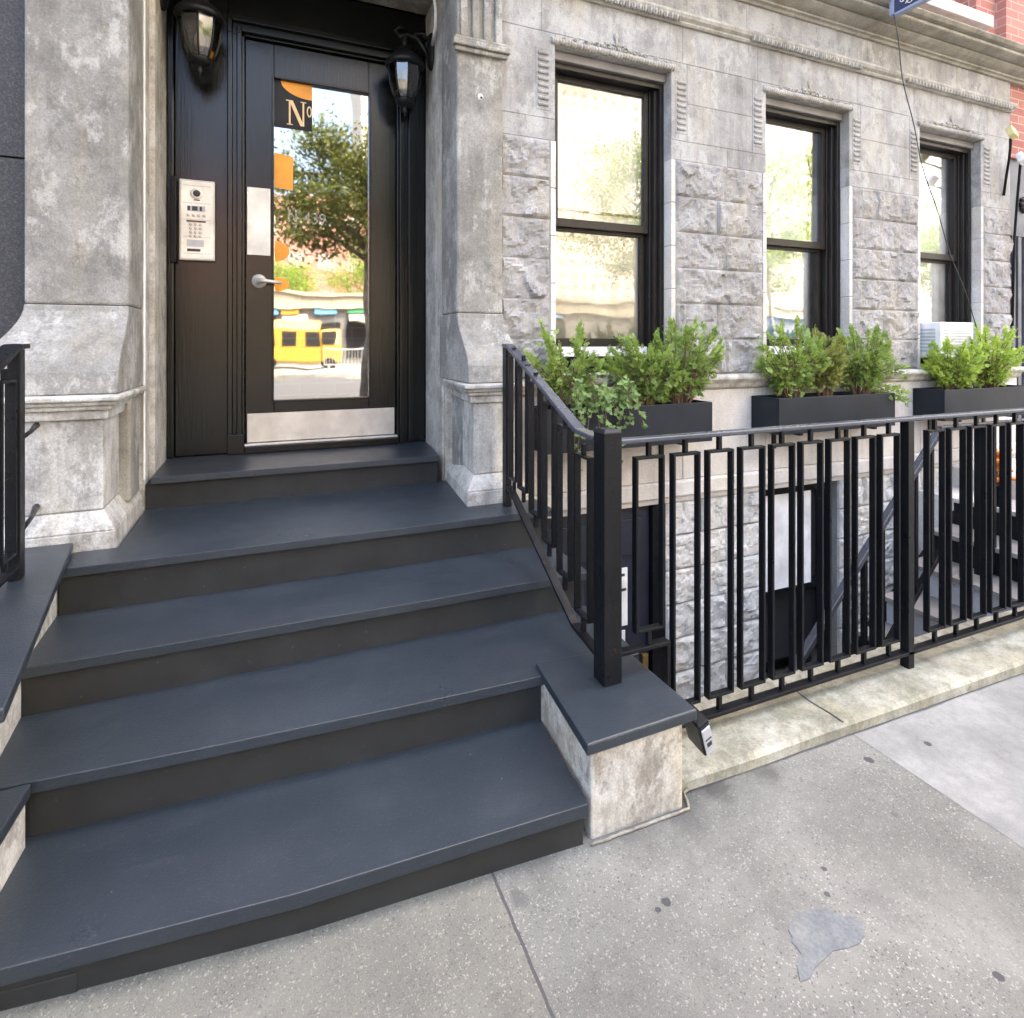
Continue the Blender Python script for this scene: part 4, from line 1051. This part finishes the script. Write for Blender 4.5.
def ivy(base, label):
    t = thing('ivy', label, 'ivy', base); r_ = random.Random(5); st_ = MB(); lf = MB(); lf.t = []
    for i in range(30):
        x = base[0]+r_.uniform(-.20, .14); p = Vector((x, 2.78, zs+.02)); pts_ = [p]
        tgt = Vector((x+r_.uniform(-.12, .12), 2.69-r_.uniform(0, .06), zs+r_.uniform(-.10, .16))); n_ = 7
        if i % 9 == 0: tgt = Vector((x-.05, 2.69, zs-r_.uniform(.25, .5)))
        for k in range(1, n_): pts_.append(p.lerp(tgt, k/(n_-1))+Vector((0, -.03, .09))*math.sin(math.pi*k/(n_-1)))
        st_.tube(pts_, .0022, 4)
        for k in range(1, n_):
            for e in range(2):
                q = pts_[k]+Vector((r_.gauss(0, .012), r_.gauss(-.012, .01), r_.gauss(0, .012)))
                s_ = r_.uniform(.013, .026); d = Vector((r_.gauss(0, .6), -.3, -.8)).normalized(); nrm = Vector((r_.gauss(0, .45), -1, r_.gauss(.5, .4))).normalized()
                sd_ = d.cross(nrm).normalized(); d = nrm.cross(sd_)
                prof = [(0, 0), (.55, -.15), (1.0, .15), (.55, .45), (.75, .95), (.3, .8), (0, 1.5), (-.3, .8), (-.75, .95), (-.55, .45), (-1, .15), (-.55, -.15)]
                o = len(lf.v); tn = r_.uniform(.2, .9)
                lf.v += [tuple(q+sd_*a*s_+d*b_*s_*.8+nrm*abs(a)*s_*.25) for a, b_ in prof]; lf.t += [tn]*12
                lf.f.append(tuple(range(o, o+12)))
    st_.build('vine', M['twig'], t); lf.build('leaves', M['ivy'], t)
ivy((1.69, 2.78, zs), 'broad leaved ivy spilling over the front of the first planter')

# ------------------------------------------------------------------ AIR CONDITIONER, CABLE, SIGN, FLOODLIGHTS, WIRE
ac = thing('air_conditioner', 'white window air conditioner in the third window', 'air conditioner', (5.05, 2.9, -.11))
MB().box(4.85, 5.27, 2.86, 3.155, -.12, .165).build('casing', M['white'], ac, bevel=.008)
gl = MB()
for k in range(9): gl.box(4.895, 5.225, 2.854, 2.8595, -.085+k*.022, -.073+k*.022)
gl.build('front_grille', M['grille'], ac)
gl = MB()
for k in range(7): gl.box(4.8445, 4.8495, 2.90, 3.12, -.07+k*.028, -.055+k*.028)
gl.build('side_grille', M['grille'], ac)
MB().box(5.275, 5.57, 3.13, 3.15, -.12, .165).build('filler_panel', M['white'], ac)

cbm = MB(); P0 = Vector((4.10, 2.73, 2.34)); P1 = Vector((5.02, 2.70, .12)); pts = []
for i in range(41):
    t_ = i/40; p = P0.lerp(P1, t_); p.x += -.16*math.sin(math.pi*t_)*(1-.35*t_)+.012*math.sin(t_*23); pts.append(p)
cbm.tube(pts, .0038, 5)
tag(cbm.build('cable', M['cable'], None, loc=(4.10, 2.73, 2.34), smooth=True), 'thin black cable hanging from the banner down to the air conditioner', 'cable')

bn = thing('blade_sign', 'navy and white patterned sign projecting over the cornice, cut by the top edge', 'sign', (4.12, 2.7, 2.36))
MB().box(4.12, 4.16, 2.10, 2.74, 2.355, 3.1).build('board', M['navy_sign'], bn, bevel=.004)
MB().box(4.118, 4.162, 2.742, 2.775, 2.35, 3.1).build('edge_trim', M['pale_blue'], bn, bevel=.003)
MB().box(4.116, 4.164, 2.10, 2.742, 2.335, 2.3545).build('edge_trim', M['pale_blue'], bn, bevel=.003)
pt = MB(); r2 = random.Random(9)
for i in range(90):
    y, z = r2.uniform(2.15, 2.70), r2.uniform(2.385, 3.05); a = r2.uniform(0, 6.28)
    pt.tube([(4.1185, y+.022*math.cos(a+t*.9)*(.6+.1*t), z+.022*math.sin(a+t*.9)*(.6+.1*t)) for t in range(5)], .004, 4)
pt.build('pattern', M['white'], bn)

for k, (pts, lab) in enumerate((([(5.93, 2.985, 1.29), (5.93, 2.965, 1.45), (5.90, 2.93, 1.58), (5.80, 2.87, 1.66), (5.70, 2.82, 1.70)], 'small yellowish gooseneck floodlight at the end of the stone wall, upper one'), ([(6.06, 2.985, .15), (6.06, 2.97, .9), (6.05, 2.94, 1.30), (5.95, 2.88, 1.43), (5.84, 2.82, 1.50)], 'small white gooseneck floodlight above the slatted gate'))):
    t = thing('floodlight', lab, 'floodlight', pts[0], 'gooseneck floodlights at the right')
    MB().tube(pts, .0105, 8).build('gooseneck', M['iron'], t, smooth=True)
    h = MB(); A2 = Matrix.Rotation(R(22), 4, 'Y') @ Matrix.Rotation(R(-25), 4, 'X')
    tmp = MB().box(-.036, .036, -.025, .025, -.05, .05)
    e = Vector(pts[-1])+Vector((0, -.01, .05))
    h.add([tuple(A2 @ Vector(v)+e) for v in tmp.v], tmp.f); h.build('lamp_head', M['lamp_head'] if k == 0 else M['white'], t, bevel=.008)
wr = MB().tube([(.78, 3.25, 2.155), (.84, 3.26, 2.12), (.885, 3.27, 2.04), (.905, 3.29, 1.95), (.912, 3.32, 1.87), (.93, 3.46, 1.83)], .0095, 8)
tag(wr.build('wire', M['white'], None, loc=(.93, 3.12, 1.84), smooth=True), 'white wire looping down the right jamb above the lantern', 'wire')

# ------------------------------------------------------------------ NEIGHBOURING BUILDINGS
nl = thing('granite_building', 'dark speckled granite wall of the neighbouring building at the left edge', 'building', (-1.5, 3.05, -1.41))
MB().box(-7, -.921, 3.05, 11, -1.5, .775).box(-7, -.921, 3.05, 11, .783, 4.0).box(-7, -.921, 3.07, 11, .775, .783).build('wall', M['granite'], nl, bevel=.002)
MB().box(-14, -.951, 3.06, 11, 4.001, 14.5).build('upper_wall', M['brick'], nl)
MB().box(-1.12, -1.075, 3.02, 3.049, .75, .80).build('fixing', M['white'], nl, bevel=.003)
nr = thing('brick_building', 'red brick neighbour with a slate coloured slatted gate at the right edge', 'building', (7.5, 3.0, -1.41))
MB().box(6.075, 16, 3.02, 11, 1.66, 14.5).box(7.6, 16, 3.02, 11, -2.6, 1.659).build('wall', M['brick'], nr)
MB().box(6.075, 7.6, 3.05, 3.12, .99, 1.658).build('gate_panel', M['gate'], nr, bevel=.004)
gt = MB()
for k in range(16): gt.box(6.10+.093*k, 6.15+.093*k, 3.05, 3.10, -1.2, .969)
gt.box(6.075, 7.6, 3.045, 3.11, .97, .989)
gt.build('gate_bars', M['gate'], nr)
MB().box(6.075, 7.6, 3.14, 3.18, -1.4, .98).build('gate_back', M['dark'], nr)
ro = MB()
for a in range(8): ro.ball((6.36+.05*math.cos(a*.785), 3.04, 1.26+.05*math.sin(a*.785)), .028, .02, .028, 8, 5)
ro.ball((6.36, 3.03, 1.26), .03, .025, .03, 8, 5); ro.build('rosette', M['iron'], nr, smooth=True)

# ------------------------------------------------------------------ ACROSS THE STREET (seen only mirrored in the glass)
M['green_cloth'] = paint('green_canvas', (.03, .20, .09), .8); M['red_cloth'] = paint('red_canvas', (.42, .05, .08), .8)
def tower(name, lab, x0, x1, y0, y1, h, px, pz, mat, wcol=M['tower_glass']):
    t = thing(name, lab, 'building', ((x0+x1)/2, y1, -1.9))
    MB().box(x0, x1, y0, y1, -1.9, h).build('wall', mat, t)
    w = MB(); n_ = int((x1-x0)/px); rows_ = int(h/pz)
    for i in range(n_):
        for j in range(1, rows_):
            xx = x0+(i+.5)*px; zz = j*pz
            w.box(xx-px*.24, xx+px*.24, y1-.2, y1+.05, zz, zz+pz*.48)
    w.build('windows', wcol, t)
    return t
tower('apartment_tower', 'cream apartment tower far across the street, mirrored in the sash windows', 20, 190, -150, -130, 150, 3.2, 3.0, M['tower'])
tower('apartment_slab', 'pale apartment slab further along the street, mirrored in the third window', 215, 420, -155, -135, 120, 3.4, 3.0, M['blanket_white'])
tower('brick_house', 'low red brick building across the street, mirrored in the door glass', -14, 9.0, -62, -46, 13, 2.2, 3.2, M['brick'])
M['cream_wall'] = paint('cream_render', (.30, .26, .19), .8)
M['shop_glass'] = paint('dark_shop_glass', (.02, .022, .024), .12)
M['shop_grey'] = paint('grey_shop_render', (.16, .155, .145), .8)
shop = thing('shop_row', 'low row of shops with a cream fascia across the street, mirrored in the door glass', 'building', (2, -34, -1.46))
MB().box(-60, 60, -38, -34.4, -1.46, 2.3).build('wall', M['shop_grey'], shop)
MB().box(-60, 60, -38, -34.0, 2.301, 3.25).box(-60, 60, -38, -33.8, 3.251, 3.5).build('fascia', M['cream_wall'], shop)
r2 = random.Random(21); x = -14.0
while x < 22:
    w_ = r2.uniform(1.0, 2.4)
    MB().box(x, x+w_, -34.39, -34.30, -.9+r2.choice((0, .5, -.5)), r2.uniform(1.3, 1.9)).build('shop_window', M['shop_glass'], shop)
    if r2.random() < .75: MB().box(x-.1, x+w_*r2.uniform(.5, 1.1), -34.29, -34.1, 1.92, 2.25).build('shop_sign', M[r2.choice(('yellow', 'red_cloth', 'green_cloth', 'white', 'blue'))], shop, bevel=.02)
    if r2.random() < .4: MB().add([(x, -34.28, 1.88), (x+w_, -34.28, 1.88), (x+w_, -33.2, 1.35), (x, -33.2, 1.35), (x, -34.28, 1.82), (x+w_, -34.28, 1.82), (x+w_, -33.2, 1.29), (x, -33.2, 1.29)], [(0, 1, 2, 3), (7, 6, 5, 4), (3, 2, 6, 7), (0, 3, 7, 4), (1, 5, 6, 2)]).build('awning', M[r2.choice(('green_cloth', 'red_cloth', 'cream_wall'))], shop)
    x += w_+r2.uniform(.25, .6)
def tree(base, h, rcrown, seed, lab, zc, leaf='treeleaf', sc=1.0, ox=0):
    r_ = random.Random(seed); t = thing('street_tree', lab, 'tree', base, 'trees across the street'); b = Vector(base)
    tr_ = MB(); tr_.tube([b, b+Vector((.1, .05, zc*.5)), b+Vector((.05, .1, zc))], [.22, .17, .13], 10); lf = MB(); lf.t = []
    tips = []
    for i in range(18):
        a = i*2.4; e = b+Vector((0, 0, zc*.85+(h-zc*.85)*i/22)); k = rcrown*r_.uniform(.5, 1)*(1-.5*abs(i/18-.35)); d = Vector((math.cos(a)*k+ox, math.sin(a)*k, r_.uniform(.3, 1.4)*sc))
        tr_.tube([e, e+d*.5+Vector((0, 0, .2)), e+d], [.07, .045, .015], 6); tips += [e+d*.55, e+d*.8, e+d]
    for p in tips:
        for j in range(int(230 if sc == 1 else 290)):
            q = p+Vector((r_.gauss(0, .55), r_.gauss(0, .55), r_.gauss(0, .42)))*(sc if sc == 1 else sc*.75); s_ = r_.uniform(.05, .105)*sc
            a_ = Vector((r_.gauss(0, 1), r_.gauss(0, 1), r_.gauss(0, 1))).normalized(); c_ = a_.cross(Vector((r_.gauss(0, 1), r_.gauss(0, 1), r_.gauss(0, 1)))).normalized()
            o = len(lf.v); lf.v += [tuple(q-a_*s_), tuple(q+c_*s_*.6), tuple(q+a_*s_), tuple(q-c_*s_*.6)]; lf.f.append((o, o+1, o+2, o+3)); lf.t += [r_.random()]*4
    tr_.build('trunk', M['bark'], t, smooth=True); lf.build('crown', M[leaf], t)
for i, (x, y, h, rc, zc, lab) in enumerate(((17.0, -17.8, 12.0, 3.5, 5.4, 'green street tree opposite the first window, seen only as a reflection'), (25.5, -17.5, 12.5, 3.4, 5.6, 'taller green street tree opposite the second window, seen only as a reflection'), (7.2, -38, 9.0, 3.4, 3.6, 'bushy green tree opposite the front door, seen only as a reflection'), (1.9, -4.6, 5.9, 1.55, 3.9, 'street tree at the near roadside, its branch mirrored in the door glass'), (1.2, -38.0, 7.8, 3.0, 3.0, 'low broad green tree behind the cream wall, seen only as a reflection'), (41, -18, 11, 3.0, 5, 'street tree furthest along the road, seen only as a reflection'))):
    tree((x, y, -1.7), h, rc, 30+i, lab, zc, *(('rustleaf', .55, -.55) if i == 3 else ()))
van = thing('delivery_van', 'yellow delivery van parked across the road, mirrored in the door glass', 'van', (1.2, -27, -1.46))
MB().profx([(-28, -1.05), (-26, -1.05), (-26, .75), (-26.2, 1.25), (-27.8, 1.25), (-28, .75)], -.8, 2.7).build('body', M['yellow'], van, bevel=.12)
MB().profx([(-27.95, -1.05), (-26.05, -1.05), (-26.05, .0), (-26.4, .75), (-27.6, .75), (-27.95, .0)], 2.701, 3.9).build('cab', M['yellow'], van, bevel=.15)
for x in (.0, 3.2):
    for y in (-26.1, -27.9): MB().rings([[(x+.38*math.cos(2*math.pi*k/18), y+d, -1.08+.38*math.sin(2*math.pi*k/18)) for k in range(18)] for d in (-.12, .12)]).build('wheel', M['iron'], van)
MB().box(2.8, 3.55, -26.2, -26.0, .1, .65).build('side_window', M['shop_glass'], van)
for x0 in (-.6, .6, 1.8): MB().box(x0, x0+.85, -26.02, -25.985, -.1, .65).build('side_window', M['shop_glass'], van)
bar = thing('street_barrier', 'steel crowd barrier standing across the road, mirrored in the door glass', 'barrier', (3.6, -20.6, -1.46))
q = MB().tube([(2.4, -20.6, -1.0), (2.4, -20.6, -.2), (4.6, -20.6, -.2), (4.6, -20.6, -1.0), (2.4, -20.6, -1.0)], .03, 6)
for k in range(14): q.tube([(2.5+.15*k, -20.6, -1.0), (2.5+.15*k, -20.6, -.2)], .012, 5)
q.build('frame', M['steel'], bar)
for x in (2.6, 4.4): MB().box(x-.03, x+.03, -20.9, -20.3, -1.46, -1.0).build('foot', M['steel'], bar)

# ------------------------------------------------------------------ lift everything so the pavement lies near zero
for o in list(scene.objects):
    if o.parent is None: o.location.z += LIFT

# ------------------------------------------------------------------ CAMERA, LIGHT
cam = bpy.data.cameras.new('camera'); co = bpy.data.objects.new('camera', cam); COL.objects.link(co)
co.location = (0, 0, LIFT); co.rotation_euler = (R(90), 0, R(-22.9))
cam.sensor_width = 36; cam.sensor_fit = 'HORIZONTAL'; cam.lens = 36*578/1024
cam.shift_x = 0; cam.shift_y = -(509-343)/1024
cam.clip_start = .05; cam.clip_end = 3000
scene.camera = co

SUN_EL, SUN_AZ = R(60), R(25)      # sun stands behind the house, so the front lies in open shade
w = bpy.data.worlds.new('World'); scene.world = w; w.use_nodes = True; nt = w.node_tree
bg = nt.nodes['Background']; sky = nt.nodes.new('ShaderNodeTexSky'); sky.sky_type = 'NISHITA'; sky.sun_disc = False
sky.sun_elevation = SUN_EL; sky.sun_rotation = SUN_AZ; sky.air_density = 1.0; sky.dust_density = 10.0; sky.ozone_density = .5
nt.links.new(sky.outputs[0], bg.inputs['Color']); bg.inputs['Strength'].default_value = .15
su = bpy.data.lights.new('sun', 'SUN'); su.energy = 1.3; su.angle = R(12); su.color = (1, .95, .80)
so = bpy.data.objects.new('sun', su); COL.objects.link(so); so.location = (0, 20, 30)
d = Vector((math.sin(SUN_AZ)*math.cos(SUN_EL), math.cos(SUN_AZ)*math.cos(SUN_EL), math.sin(SUN_EL)))
so.rotation_euler = (-d).to_track_quat('-Z', 'Y').to_euler()
scene.view_settings.view_transform = 'Standard'; scene.view_settings.look = 'None'; scene.view_settings.exposure = 3.62; scene.view_settings.gamma = 1
scene.cycles.max_bounces = 8; scene.cycles.transparent_max_bounces = 12
